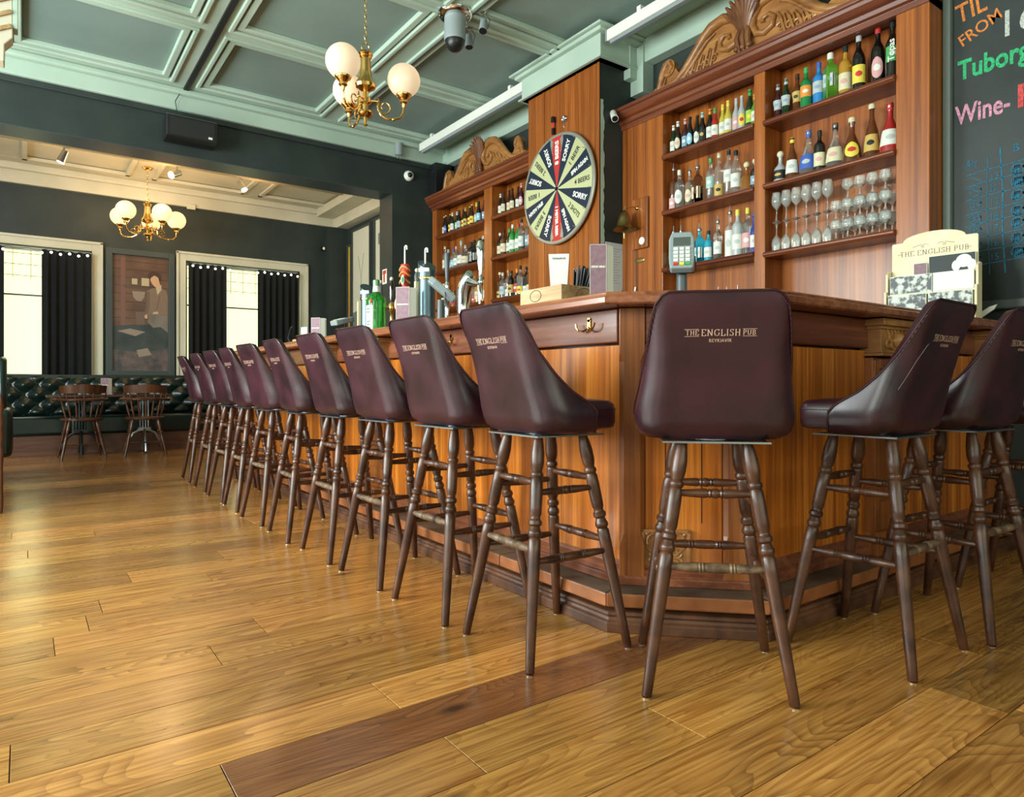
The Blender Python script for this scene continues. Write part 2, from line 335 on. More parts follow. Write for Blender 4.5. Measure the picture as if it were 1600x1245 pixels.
M['frame_lt']=pbr('frame_lt',(.16,.20,.18),.4)
M['pale_wood']=mottled('pale_wood',(.70,.60,.38),(.80,.72,.48),9,.5,.04,90)
M['crate']=wood('crate',[(.25,.14,.06,1),(.42,.27,.13,1),(.58,.42,.24,1)],'Y',40,9,.08,.55,0)
M['glass']=pbr('glass',(.95,.97,.96),.03,trans=1,ior=1.45)
def alpha_glass(name,col,a,rough=.05): return pbr(name,col,rough,alpha=a,spec=.8)
M['pane']=alpha_glass('pane',(.9,.95,.9),.04)

# ================================================================== SETTING
ZC=3.75; FZ=3.58      # ceilings of the bar room and the far room
XL,XR,YB,YF=-3.1,4.33,-3.3,10.4
fl=struct('floor',MB().box(XL-.2,YB-.2,-.12,XR+.3,YF+.3,-.022),M['joint'],smooth=False)
def plank(x0,x1,y0,y1,mat):
    g=.0011; b=.0009; m=MB()
    v=[(x0+g,y0+g,-.022),(x1-g,y0+g,-.022),(x1-g,y1-g,-.022),(x0+g,y1-g,-.022),(x0+g,y0+g,-b),(x1-g,y0+g,-b),(x1-g,y1-g,-b),(x0+g,y1-g,-b),
       (x0+g+b,y0+g+b,0),(x1-g-b,y0+g+b,0),(x1-g-b,y1-g-b,0),(x0+g+b,y1-g-b,0)]
    f=[(0,1,5,4),(1,2,6,5),(2,3,7,6),(3,0,4,7),(4,5,9,8),(5,6,10,9),(6,7,11,10),(7,4,8,11),(8,9,10,11),(3,2,1,0)]
    o=mk('plank',m.add(v,f),mat,fl,smooth=False,recalc=False); return o
PWID=.1885; row0=1.42
rr=random.Random(12)
n=-25
y=row0+PWID*n
while y<YF:
    y1=y+PWID
    if y1>YB:
        x=XL-rr.uniform(0,1.6); cuts=[XL]
        while x<XR:
            x+=rr.uniform(1.5,2.9)
            if XL+.3<x<XR-.3: cuts.append(x)
        if abs(y-row0)<.01: cuts=[XL,-1.3,.355,1.95,3.6]
        if abs(y-row0-PWID)<.01: cuts=[XL,-.9,.80,3.1]
        if abs(y-row0+PWID)<.01: cuts=[XL,-1.7,.82,3.0]
        cuts.append(XR)
        for a,b in zip(cuts,cuts[1:]):
            plank(a,b,max(y,YB),min(y1,YF),M['oak_red'] if (abs(y-row0)<.01 and a==.355) else M['oak'])
    y=y1

# walls of the bar room
WIN=[(-2.35,-.85),(.15,1.65),(2.65,4.15),(5.15,6.65)]
m=MB(); m.box(XL-.25,YB,0,XL,YF,.9); m.box(XL-.25,YB,3.0,XL,YF,4.0)
ys=[YB]+[v for p in WIN for v in p]+[YF]
for a,b in zip(ys[::2],ys[1::2]): m.box(XL-.25,a,.9,XL,b,3.0)
struct('wall_left',m,M['wall'],smooth=False)
for i,(a,b) in enumerate(WIN):
    m=MB()
    for (p,q,r_,s) in ((a,.9,a+.06,3.0),(b-.06,.9,b,3.0),(a+.06,.9,b-.06,.96),(a+.06,2.94,b-.06,3.0),((a+b)/2-.02,.96,(a+b)/2+.02,2.94)):
        m.box(XL-.16,p,q,XL-.10,r_,s)
    wo=struct('window_%d'%(i+3),m,M['cream'],smooth=False)
m=MB(); XW=[(-2.1,-.4),(.15,1.85),(2.2,3.9)]
m.box(XL-.25,YB-.25,0,XR+.25,YB,.9); m.box(XL-.25,YB-.25,3.0,XR+.25,YB,4.0)
xs=[XL-.25]+[v for p in XW for v in p]+[XR+.25]
for a,b in zip(xs[::2],xs[1::2]): m.box(a,YB-.25,.9,b,YB,3.0)
struct('wall_rear',m,M['wall'],smooth=False)
for i,(a,b) in enumerate(XW):
    m=MB()
    for (p,q,r_,s) in ((a,.9,a+.06,3.0),(b-.06,.9,b,3.0),(a+.06,.9,b-.06,.96),(a+.06,2.94,b-.06,3.0),((a+b)/2-.02,.96,(a+b)/2+.02,2.94)):
        m.box(p,YB-.16,q,r_,YB-.10,s)
    struct('window_%d'%(i+7),m,M['cream'],smooth=False)
struct('wall_right',MB().box(XR,YB,0,XR+.25,YF+.25,4.0),M['wall'],smooth=False)
# beam and pier of the wide opening to the far room
struct('beam',MB().box(XL,7.4,3.135,XR,7.75,3.9),[M['wall']],smooth=False)
struct('trim_9',MB().box(XL,7.405,3.128,3.57,7.745,3.136),M['soffit'],smooth=False)
struct('trim_1',MB().box(XL,7.365,3.50,XR,7.4,3.556),M['wall'],smooth=False,bev=.006)
struct('pier',MB().box(3.57,7.4,0,XR,7.75,3.135),M['wall'],smooth=False)
# far wall with two windows
FW=[(-.95,.72),(1.84,3.455)]
m=MB(); m.box(XL-.25,YF,0,XR,YF+.25,.93); m.box(XL-.25,YF,2.585,XR,YF+.25,4.0)
xs=[XL-.25]+[v for p in FW for v in p]+[XR]
for a,b in zip(xs[::2],xs[1::2]): m.box(a,YF,.93,b,YF+.25,2.585)
struct('wall_far',m,M['wall'],smooth=False)
for i,(a,b) in enumerate(FW):
    m=MB()
    def casing(d,y0):   # outer architrave
        w_=.122
        m.box(a-w_,YF-d,.86,a,YF,2.585+w_); m.box(b,YF-d,.86,b+w_,YF,2.585+w_); m.box(a,YF-d,2.585,b,YF,2.585+w_)
    casing(.03,0)
    m.box(a-.122,YF-.05,.86,a-.09,YF-.03,2.70); m.box(b+.09,YF-.05,.86,b+.122,YF-.03,2.70); m.box(a-.122,YF-.05,2.675,b+.122,YF-.03,2.707)
    m.box(a-.012,YF-.04,.93,a+.0,YF-.03,2.585);
    wo=struct('window_%d'%(i+1),m,M['cream'],smooth=False,bev=.004)
    m=MB()
    for (p,q,r_,s) in ((a,.93,a+.04,2.585),(b-.04,.93,b,2.585),(a+.04,.93,b-.04,.98),(a+.04,2.54,b-.04,2.585)): m.box(p,YF+.10,q,r_,YF+.15,s)
    mk('sash',m,M['cream'],wo,smooth=False)
    m=MB()
    m.box(a+.04,YF+.115,1.965,b-.04,YF+.13,1.985)
    cx=(a+b)/2
    for k in range(9):
        xx=a+.1+k*(b-a-.2)/8; m.box(xx-.003,YF+.12,2.18,xx+.003,YF+.126,2.54)
    for zz in (2.22,2.36,2.5): m.box(a+.04,YF+.12,zz-.003,b-.04,YF+.126,zz+.003)
    mk('lead_tracery',m,M['greyd'],wo,smooth=False)
    m=MB().box(a+.04,YF+.127,.98,b-.04,YF+.131,2.54); mk('pane',m,M['pane'],wo,smooth=False)
    m=MB().box(a-.05,YF-.08,.86,b+.05,YF+.1,.93); mk('window_sill',m,M['cream'],wo,smooth=False)
# cornice friezes
struct('trim_2',MB().box(XL,7.33,3.556,XR,7.40,ZC),M['plaster'],smooth=False,bev=.008)
struct('trim_3',MB().box(XL,7.25,3.69,XR,7.33,ZC),M['plaster'],smooth=False,bev=.02)
struct('trim_4',MB().box(XL,YF-.05,3.335,XR,YF,FZ),M['cream'],smooth=False)
struct('trim_5',MB().box(XL,YF-.12,3.49,XR,YF-.05,FZ),M['cream'],smooth=False,bev=.02)
struct('trim_6',MB().box(4.22,4.2,3.55,XR,7.33,ZC).box(4.22,YB,3.55,XR,4.02,ZC),M['plaster'],smooth=False,bev=.008)

# ceiling slab, bands and coffer mouldings
ce=struct('ceiling',MB().box(XL-.25,YB-.25,ZC+.035,XR+.25,7.5,ZC+.2),M['panel_paint'],smooth=False)
XB=[(-3.1,-2.9),(-1.62,-1.38),(-.28,-.10),(1.14,1.38),(2.60,2.82),(4.05,4.33)]
YBn=[(-3.3,-3.1),(-2.2,-2.08),(-.85,-.73),(.50,.62),(1.83,1.95),(3.14,3.26),(4.48,4.60),(5.83,5.98),(7.13,7.33)]
m=MB()
for a,b in XB: m.box(a,YB,ZC,b,7.33,ZC+.04)
for a,b in YBn:
    for (p,q),(p2,q2) in zip(XB,XB[1:]): m.box(q,a,ZC,p2,b,ZC+.04)
mk('ceiling_band',m,M['plaster'],ce,smooth=False)
for (p,q),(p2,q2) in zip(XB,XB[1:]):
    for (a,b),(a2,b2) in zip(YBn,YBn[1:]):
        x0,x1,y0,y1=q,p2,b,a2
        if y1<.4 and x1<0: pass
        m=MB()
        def ring(i0,i1,z0,z1):
            A=[(x0+i0,y0+i0),(x1-i0,y0+i0),(x1-i0,y1-i0),(x0+i0,y1-i0)]; B=[(x0+i1,y0+i1),(x1-i1,y0+i1),(x1-i1,y1-i1),(x0+i1,y1-i1)]
            v=[(x,y_,z0) for x,y_ in A]+[(x,y_,z1) for x,y_ in A]+[(x,y_,z0) for x,y_ in B]+[(x,y_,z1) for x,y_ in B]
            f=[]
            for k in range(4):
                k2=(k+1)%4; f+=[(k,k2,8+k2,8+k),(4+k,12+k,12+k2,4+k2),(k,4+k,4+k2,k2),(8+k,8+k2,12+k2,12+k)]
            m.add(v,f)
        ring(-.025,.012,ZC-.022,ZC+.03); ring(.03,.085,ZC-.008,ZC+.036)
        mk('coffer_moulding',m,M['plaster'],ce,smooth=False,bev=.008)
# dark cable conduit along the beam band, thin conduit by the dome
mk('conduit',MB().box(1.265,.5,ZC-.022,1.31,7.33,ZC),M['black_matte'],ce,smooth=False)
mk('conduit',MB().box(2.83,3.9,ZC-.018,2.85,7.1,ZC+.03),M['greyd'],ce,smooth=False)
# far room ceiling
cf=struct('ceiling_far',MB().box(XL-.25,7.5,FZ+.03,XR+.25,YF+.25,FZ+.3),M['cream'],smooth=False)
m=MB()
for a,b in ((XL,-2.9),(-.28,-.02),(1.12,1.38),(2.55,2.75),(4.0,4.33)): m.box(a,7.75,FZ,b,YF,FZ+.03)
for a,b in ((7.75,7.95),(9.05,9.2),(10.1,10.4)): m.box(XL,a,FZ-.003,XR,b,FZ+.03)
mk('ceiling_band',m,M['cream'],cf,smooth=False)
m=MB()
for (x0,x1) in ((-2.9,-.28),(-.02,1.12),(1.38,2.55),(2.75,4.0)):
    for (y0,y1) in ((7.95,9.05),(9.2,10.1)):
        for (p,q,r_,s) in ((x0,y0,x1,y0+.05),(x0,y1-.05,x1,y1),(x0,y0,x0+.05,y1),(x1-.05,y0,x1,y1)): m.box(p,q,FZ-.02,r_,s,FZ+.02)
mk('coffer_moulding',m,M['cream'],cf,smooth=False)
# right wall of the far room: downstand beam, pilaster
struct('trim_7',MB().box(3.97,7.75,3.30,4.33,YF,3.46),M['cream'],smooth=False,bev=.004)
struct('trim_8',MB().box(3.70,7.75,3.46,3.97,YF-.05,FZ),M['cream'],smooth=False,bev=.004)
struct('trim_10',MB().box(3.86,10.2,0,4.33,YF,3.3),M['wall'],smooth=False)
struct('wall_inner',MB().box(4.15,7.75,0,4.33,10.2,3.30),M['wall'],smooth=False)

# ================================================================== BAR
YEND=6.95
def bp(o): return [(1.745-o,YEND),(1.745-o,1.74-.4142*o),(2.045-.4142*o,1.44-o),(4.31,1.44-o)]
bar=thing('bar_counter','long panelled wooden bar with a cut-off corner, carved pilasters and a footstep','bar',(1.9,1.6,0),world=True)
m=MB(); P=bp(-.02); Q=[(1.745+.45,YEND),(1.745+.45,1.93),(4.31,1.93)]
poly=[(*p,0) for p in P]+[(*p,0) for p in reversed(Q)]
m.prism(poly,(0,0,1.12)); mk('carcass',m,M['cab_dark'],bar,smooth=False)
def sw(name,prof,mat,**k): return mk(name,MB().sweep(bp,prof),mat,bar,smooth=False,**k)
sw('base_plinth',[(.0,0),(.13,0),(.13,.034),(.120,.042),(.116,.052),(.124,.060),(.118,.070),(.085,.074),(.085,.090),(0,.090)],M['plinth_wood'],bev=.003)
sw('base_moulding',[(0,.139),(.036,.139),(.036,.165),(.028,.172),(.03,.19),(.012,.205),(.01,.222),(0,.222)],M['sapele_h'],bev=.002)
# footstep boards (separate lengths with butt joints)
def stepseg(pts,label=None):
    m=MB().prism([(x,y,.090) for x,y in pts],(0,0,.048)); m.m=[1,0]+[1]*len(pts); mk('step_board',m,[M['step'],M['step_edge']],bar,smooth=False,bev=.006)
a=bp(.137);b=bp(0)
def L(y,o=.137,j=0): return (1.745-o-j,y)
seg=[YEND,5.9,4.85,3.95,3.05,2.32]
for i,(p,q) in enumerate(zip(seg,seg[1:])):
    j=(0,.004,-.003,.004,.0,0)[i]; stepseg([L(p,.137,j),L(q+.004,.137,j),(1.745,q+.004),(1.745,p)])
stepseg([L(2.32),a[1],b[1],(1.745,2.32)]); stepseg([a[1],a[2],b[2],b[1]])
rx=[a[2][0],2.9,3.6,4.31]
stepseg([a[2],(2.9,a[2][1]),(2.9,1.44),b[2]]); stepseg([(2.904,a[2][1]),(3.6,a[2][1]),(3.6,1.44),(2.904,1.44)]); stepseg([(3.604,a[2][1]),(4.31,a[2][1]),(4.31,1.44),(3.604,1.44)])
# side panels, friezes and pilasters
LP=[(3.62,3.90),(4.42,4.66),(6.5,6.75)]; RP=[(2.85,3.10),(3.93,4.17)]
ysL=[1.745]+[v for p in LP for v in p]+[YEND]; xsR=[2.05]+[v for p in RP for v in p]+[4.31]
for a_,b_ in zip(ysL[::2],ysL[1::2]):
    mk('side_panel',MB().box(1.735,a_,.20,1.765,b_,.990),M['sapele'],bar,smooth=False,bev=.001)
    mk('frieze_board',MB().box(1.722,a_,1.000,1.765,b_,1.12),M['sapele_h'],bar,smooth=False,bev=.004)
for a_,b_ in zip(xsR[::2],xsR[1::2]):
    mk('side_panel',MB().box(a_,1.430,.20,b_,1.46,.990),M['sapele'],bar,smooth=False,bev=.001)
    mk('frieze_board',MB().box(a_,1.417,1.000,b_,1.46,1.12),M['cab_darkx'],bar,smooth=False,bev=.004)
s2=math.sqrt(.5); CT=Vector((s2,-s2,0)); CN=Vector((-s2,-s2,0)); c1=Vector((1.745,1.74,0)); CL=.424
def cham(m,t0,t1,z0,z1,o0,o1):      # box on the corner face: t along it, o outwards
    c=c1+CT*((t0+t1)/2)+CN*((o0+o1)/2)+Vector((0,0,(z0+z1)/2)); return m.obox(c,CT,CN,(0,0,1),(t1-t0)/2,(o1-o0)/2,(z1-z0)/2)
mk('corner_panel',cham(MB(),.08,CL-.08,.20,.990,-.02,.006),M['sapele'],bar,smooth=False)
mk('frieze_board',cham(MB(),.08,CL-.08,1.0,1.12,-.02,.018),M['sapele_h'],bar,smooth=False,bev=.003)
m=MB()
for t in (.15,.275): cham(m,t-.0015,t+.0015,.36,.99,.004,.0075)
mk('panel_joint',m,M['joint'],bar,smooth=False)
for t0 in (-.012,CL-.078):
    m=MB()
    def oct_(z,h): 
        c=c1+CT*(t0+.045)+CN*.0; pts=[]
        for (p,q) in ((-.045,-.02),(.045,-.02),(.045,.028+0),(.045-h,.028+0),(-.045+h,.028+0),(-.045,.028)): pass
        pp=[(-.045,-.03),(.045,-.03),(.045,.03-h),(.045-h,.03),(-.045+h,.03),(-.045,.03-h)]
        return [tuple(c+CT*p+CN*q+Vector((0,0,z))) for p,q in pp]
    lv=[(.14,.002),(.28,.002),(.32,.016),(.93,.016),(.965,.002),(1.12,.002)]
    v=[p for z,h in lv for p in oct_(z,h)]; f=[]
    for i in range(len(lv)-1):
        for k in range(6): f.append((i*6+k,i*6+(k+1)%6,(i+1)*6+(k+1)%6,(i+1)*6+k))
    f+=[tuple(range(6)),tuple(range(len(lv)*6-6,len(lv)*6))]
    mk('corner_post',m.add(v,f),M['post'],bar,smooth=False,bev=.002)
# carved work: scrolls on a plate
def spiral(m,c,ax,ay,r0,turns,rad,dirn=1,start=0,n=26,taper=.5,off=(0,0,0)):
    c=Vector(c); ax=Vector(ax); ay=Vector(ay); pts=[];rs=[]
    for i in range(n):
        t=i/(n-1); a=start+dirn*turns*2*PI*t; r=r0*(1-t)**.85+r0*.06; pts.append(c+ax*cos(a)*r+ay*sin(a)*r); rs.append(rad*(1-taper*t))
    m.tube(pts,rs,6)
def plaque(name,c,ax,n,wd,ht,mat,parent,carved='scroll'):
    ax=Vector(ax);n=Vector(n);z=Vector((0,0,1));c=Vector(c)
    m=MB().obox(c+n*.006,ax,n,z,wd/2,.006,ht/2)
    for s in (-1,1):
        m.obox(c+n*.015+ax*s*(wd/2-.006),ax,n,z,.006,.005,ht/2); m.obox(c+n*.015+z*s*(ht/2-.006),ax,n,z,wd/2,.005,.006)
    o=mk(name,m,mat,parent,smooth=False,bev=.0015)
    m=MB(); q=c+n*.013
    if carved=='scroll':
        for sx in (-1,1):
            for sy in (-1,1):
                spiral(m,q+ax*sx*wd*.2+z*sy*ht*.30,ax*sx,z*sy,wd*.17,1.3,.006,1,-.5)
                spiral(m,q+ax*sx*wd*.2+z*sy*ht*.10,ax*sx,z*sy*-1,wd*.13,1.1,.005,1,.3)
                m.tube([q+z*sy*ht*.02,q+ax*sx*wd*.22+z*sy*ht*.05,q+ax*sx*wd*.40+z*sy*ht*.20],[.006,.005,.003],6)
                m.tube([q+ax*sx*wd*.05+z*sy*ht*.30,q+ax*sx*wd*.02+z*sy*ht*.44],[.007,.003],6)
                m.sphere(q+ax*sx*wd*.38+z*sy*ht*.42,wd*.05,8,6)
        m.sphere(q,wd*.07,10,6)
    else:   # curling leaf head
        m.sphere(q+n*.012,1,12,8,(wd*.13,wd*.13,ht*.22))
        for s in (-1,1):
            spiral(m,q+ax*s*wd*.17+z*ht*.12,ax*s,z,wd*.15,1.2,.011,1,2.4)
            spiral(m,q+ax*s*wd*.30-z*ht*.2,ax*s,-z,wd*.12,1.2,.009,1,2.0)
            m.tube([q-z*ht*.3,q+ax*s*wd*.12-z*ht*.34,q+ax*s*wd*.24-z*ht*.22],[.010,.008,.004],6)
            m.sphere(q+ax*s*wd*.07+z*ht*.10+n*.022,wd*.035,8,6)
            for k in range(3): m.tube([q+ax*s*wd*(.05+.1*k)+z*ht*.28,q+ax*s*wd*(.08+.13*k)+z*ht*.42],[.009,.004],6)
        m.tube([q+n*.02+z*ht*.02,q+n*.03-z*ht*.12,q+n*.015-z*ht*.26],[.007,.010,.005],8)
    mk('carving',m,mat,o)
    return o
plaque('carved_plaque',tuple(c1+CT*.15+CN*.006+Vector((0,0,.238))),CT,CN,.17,.196,M['carve'],bar)
def pilaster(c,ax,n,wd):
    ax=Vector(ax);n=Vector(n);c=Vector(c);z=Vector((0,0,1))
    m=MB().obox(c+n*.012+z*.55,ax,n,z,wd/2,.020,.41)
    for s in (-1,1):
        m.obox(c+n*.036+ax*s*(wd/2-.02)+z*.55,ax,n,z,.018,.006,.40)
    m.obox(c+n*.036+z*.935,ax,n,z,wd/2-.04,.006,.02); m.obox(c+n*.036+z*.30,ax,n,z,wd/2-.04,.006,.06); m.obox(c+n*.02+z*.19,ax,n,z,wd/2+.008,.035,.05)
    p=mk('pilaster',m,M['post'],bar,smooth=False,bev=.002)
    m=MB()
    for k in range(5):
        zz=.90-k*.055
        spiral(m,c+n*.034+z*zz+ax*(.018 if k%2 else -.018),ax*(1 if k%2 else -1),z,.022,1.2,.005)
        m.tube([c+n*.034+z*(zz+.02),c+n*.036+z*zz,c+n*.034+z*(zz-.03)],[.003,.005,.003],5)
    mk('relief',m,M['carve'],p)
    m=MB()
    m.obox(c+n*.02+z*1.035,ax,n,z,wd/2,.045,.058)
    for (h,e,t) in ((.972,.058,.006),(.985,.052,.006),(1.085,.055,.008),(1.104,.072,.014)): m.obox(c+n*.02+z*h,ax,n,z,wd/2+e-.045,e,t)
    k=mk('capital',m,M['carve'],bar,smooth=False,bev=.002)
    m=MB(); q=c+n*.068+z*1.032
    m.sphere(q,1,12,8,(.036,.036,.036)); 
    for s in (-1,1):
        spiral(m,q+ax*s*.045+z*.018,ax*s,z,.026,1.2,.010,1,2.6); spiral(m,q+ax*s*.072-z*.018,ax*s,-z,.024,1.2,.009,1,2.6)
        m.tube([q-z*.03,q+ax*s*.03-z*.036,q+ax*s*.06-z*.03],[.009,.008,.004],6)
        for t in range(3): m.tube([q+ax*s*(.01+.03*t)+z*.025,q+ax*s*(.015+.034*t)+z*.045],[.008,.003],6)
    mk('carving',m,M['carve'],k)
for a_,b_ in LP: pilaster((1.735,(a_+b_)/2,0),(0,1,0),(-1,0,0),b_-a_)
for a_,b_ in RP: pilaster(((a_+b_)/2,1.430,0),(1,0,0),(0,-1,0),b_-a_)
# worktop
wt=thing('countertop','reddish moulded wooden top of the bar, pale and worn along its edge','bar top',(1.9,1.6,1.12),world=True)
top=lambda o:[(1.745-o,YEND+.05),(1.745-o,1.74-.4142*o),(2.045-.4142*o,1.44-o),(4.32,1.44-o)]
def slab(o,z0,z1):
    P=top(o); Q=[(2.25,YEND+.05),(2.25,1.945),(4.32,1.945)]
    return MB().prism([(*p,z0) for p in P]+[(*p,z0) for p in reversed(Q)],(0,0,z1-z0))
mk('top_board',slab(.128,1.122,1.165),M['counter'],wt,smooth=False)
mk('front_edge',MB().sweep(top,[(.10,1.121),(.140,1.121),(.147,1.127),(.147,1.147),(.140,1.152),(.135,1.153),(.137,1.160),(.130,1.1655),(.10,1.1655)]),M['counter'],wt,smooth=False,bev=.0015)
# coat hooks
def hook(loc,ax,n,lab):
    ax=Vector(ax);n=Vector(n);z=Vector((0,0,1)); o=thing('coat_hook',lab,'hook',loc,group='brass coat hooks under the bar top')
    m=MB().obox(n*.002,ax,n,z,.0085,.002,.020); m.cyl(n*.0+z*.018,n*.004+z*.018,.0085,seg=14); m.sphere(n*.006-z*.012,.005,8,6)
    mk('hook_plate',m,M['brass'],o)
    for s in (-1,1):
        mk('prong',MB().tube([n*.003-z*.012,n*.016-z*.024+ax*s*.014,n*.022-z*.024+ax*s*.034,n*.022-z*.010+ax*s*.048,n*.020+z*.004+ax*s*.052],[.004,.004,.0036,.0034,.0042],8),M['brass'],o)
for y_,l_ in ((1.889,'brass double coat hook under the bar top beside the corner post'),(2.90,'brass double coat hook showing between the two nearest left stools'),(4.12,'brass double coat hook beyond the first carved pilaster'),(5.44,'brass double coat hook far along the bar behind the stool backs')):
    hook((1.7205,y_,1.072),(0,1,0),(-1,0,0),l_)

# ================================================================== STOOLS
def zc(y):
    T=[(-.30,1.098),(-.238,1.092),(-.222,1.062),(-.187,1.0),(-.151,.941),(-.102,.879),(-.05,.832),(.005,.797),(.035,.775),(.048,.75),(.052,.70),(.2,.60)]
    for (a,za),(b,zb) in zip(T,T[1:]):
        if a<=y<=b: return za+(zb-za)*(y-a)/(b-a)
    return T[0][1] if y<T[0][0] else .6
def lerpT(T,z):
    for (a,va),(b,vb) in zip(T,T[1:]):
        if z<=b: return va+(vb-va)*max(0,(z-a)/(b-a))
    return T[-1][1]
WT=[(.695,.182),(.705,.202),(.72,.213),(.745,.219),(.77,.219),(.80,.214),(.85,.204),(.90,.197),(.95,.193),(1.0,.193),(1.05,.191),(1.075,.187),(1.10,.180)]
YT=[(.695,-.112),(.705,-.130),(.72,-.139),(.76,-.148),(.85,-.170),(1.0,-.212),(1.07,-.236),(1.10,-.240)]
RT=[(.70,.085),(.80,.080),(.95,.068),(1.05,.055),(1.1,.052)]
def shell(s,z,inset=0):
    w_=lerpT(WT,z)-inset; yb=lerpT(YT,z)+inset; rc=lerpT(RT,z)-inset; yf=.055
    t=abs(s); l1=w_-rc; l2=PI/2*rc; l3=yf-(yb+rc); Lt=l1+l2+l3; d=t*Lt; sg=1 if s>=0 else -1
    if d<l1: x=d; y_=yb+.010*(d/l1)**2*0
    elif d<l1+l2: a=(d-l1)/rc; x=l1+rc*sin(a); y_=yb+rc-rc*cos(a)
    else: x=w_; y_=yb+rc+(d-l1-l2)
    return Vector((sg*x,y_,z))
def ztop(s):
    z=.70
    while z<1.10:
        if z>=zc(shell(s,z).y): return z
        z+=.002
    return min(z,1.092)
NS=49; SS=[-1+2*i/(NS-1) for i in range(NS)]; ZT=[ztop(s) for s in SS]
for i,s in enumerate(SS):      # round the two upper corners of the back
    p=shell(s,min(ZT[i],1.06)); 
    ax_=abs(p.x)
    if ax_>.140 and ZT[i]>1.0: ZT[i]=min(ZT[i],1.092-.045*((ax_-.140)/.048)**2)
def surf(u,v,inset=0):
    i=u*(NS-1); k=min(int(i),NS-2); f=i-k; s=SS[k]+(SS[k+1]-SS[k])*f; zt=ZT[k]+(ZT[k+1]-ZT[k])*f
    return shell(s,.697+(zt-.697)*v,inset)
def shell_xz(x,z):            # point on the outer back face for lettering
    lo,hi=-1,1
    s=0
    w_=lerpT(WT,z); yb=lerpT(YT,z); rc=lerpT(RT,z); l1=w_-rc; ax_=abs(x)
    if ax_<=l1: y_=yb
    else: y_=yb+rc-math.sqrt(max(rc*rc-(ax_-l1)**2,1e-6))
    return Vector((x,y_-.0012,z))
def make_stool():
    t=thing('bar_stool','oxblood leather bar stool','bar stool')
    st=bpy.data.objects.new('seat_unit',None)
    m=MB(); NV=16
    outer=[[surf(i/(NS-1),j/(NV-1)) for i in range(NS)] for j in range(NV)]
    inner=[[surf(i/(NS-1),j/(NV-1),.034)-Vector((0,0,.004 if j==NV-1 else 0)) for i in range(NS)] for j in range(NV)]
    v=[p for r in outer for p in r]+[p for r in inner for p in r]; n0=NS*NV; f=[]
    for j in range(NV-1):
        for i in range(NS-1):
            a=j*NS+i; f.append((a,a+1,a+NS+1,a+NS)); f.append((n0+a,n0+a+NS,n0+a+NS+1,n0+a+1))
    for i in range(NS-1):
        a=(NV-1)*NS+i; f.append((a,a+1,n0+a+1,n0+a)); f.append((i,n0+i,n0+i+1,i+1))
    for j in range(NV-1):
        a=j*NS; f.append((a,a+NS,n0+a+NS,n0+a)); a=j*NS+NS-1; f.append((a,n0+a,n0+a+NS,a+NS))
    m.add(v,f); mk('backrest',m,M['leather'],t,bev=.010,seg=3)
    br=[o for o in t.children if o.name.startswith('backrest')][0]
    m=MB(); pts=[surf(i/(NS-1),1,-.002)+Vector((0,0,-.002)) for i in range(NS)]
    m.tube(pts,.0035,6); mk('piping',m,M['leather'],br)
    m=MB()
    for side in (0,1):
        q=[surf(i/(NS-1),1,-.0015)-Vector((0,0,.012)) for i in range(2,NS-2)]
        q=q[:15] if side==0 else q[-15:]
        for p,p2 in zip(q,q[1:]):
            for k in range(3):
                a=p.lerp(p2,k/3); b=p.lerp(p2,k/3+.2); m.tube([a,b],.0011,4)
    s_=mk('stitching',m,M['stitch'],br); s_['kind']='stuff'
    m=MB()
    W1=strokes(m,'THE ENGLISH PUB',.0001,0,0,lambda x,y_:Vector((0,0,0))) ; m=MB()
    zc0=.978
    fn=lambda x,y_: shell_xz(-x*-1,zc0+y_)     # local +x is the reader's right hand when seen from behind
    h1,h2=.0165,.0125
    # widths of the three words
    def wid(tx,h): return (sum(GL[c][0]+.16 for c in tx)-.16)*h
    a,b,c=wid('THE',h2),wid('ENGLISH',h1),wid('PUB',h2); g=.0065; tot=a+b+c+2*g; x0=-tot/2
    strokes(m,'THE',h2,x0+a/2,.002,fn,.14); strokes(m,'ENGLISH',h1,x0+a+g+b/2,0,fn,.13); strokes(m,'PUB',h2,x0+a+g+b+g+c/2,.002,fn,.14)
    for (p,q) in ((x0-.003,x0+a+.001),(x0+a+g+b+g-.001,x0+tot+.003)):
        for zz in (-.0018,.0168): m.add([fn(p,zz),fn(q,zz),fn(q,zz+.0009),fn(p,zz+.0009)],[(0,1,2,3)])
    strokes(m,'REYKJAVÍK',.0075,0,-.016,fn,.16)
    mk('lettering',m,M['gilt_text'],br,smooth=False,recalc=False,label='gilt words printed on the leather back')
    # seat cushion
    m=MB()
    def cush(u,v):
        a=2*PI*u; ex=.32
        cx,cy=cos(a),sin(a); sx=math.copysign(abs(cx)**ex,cx); sy=math.copysign(abs(cy)**ex,cy)
        prof=[(.0,.706),(.9,.706),(.97,.712),(1,.728),(1,.768),(.975,.786),(.9,.797),(.6,.803),(.0,.804)]
        k,z=prof[round(v*8)]
        wx=.184; 
        return Vector((sx*wx*k,.028+sy*.150*k,z))
    m.grid(cush,48,9,True); mk('seat',m,M['leather'],t)
    m=MB(); m.tube([Vector((p.x,p.y,.770)) for p in [cush(i/48,4/8)*1.002 for i in range(48)]],.0028,5,True); mk('seam',m,M['leather'],[o for o in t.children if o.name.startswith('seat') and o.type=='MESH'][-1])
    mk('swivel_plate',MB().box(-.145,-.13,.686,.145,.13,.691).cyl((0,0,.688),(0,0,.706),.07,.07,20),M['steel'],t,smooth=False)
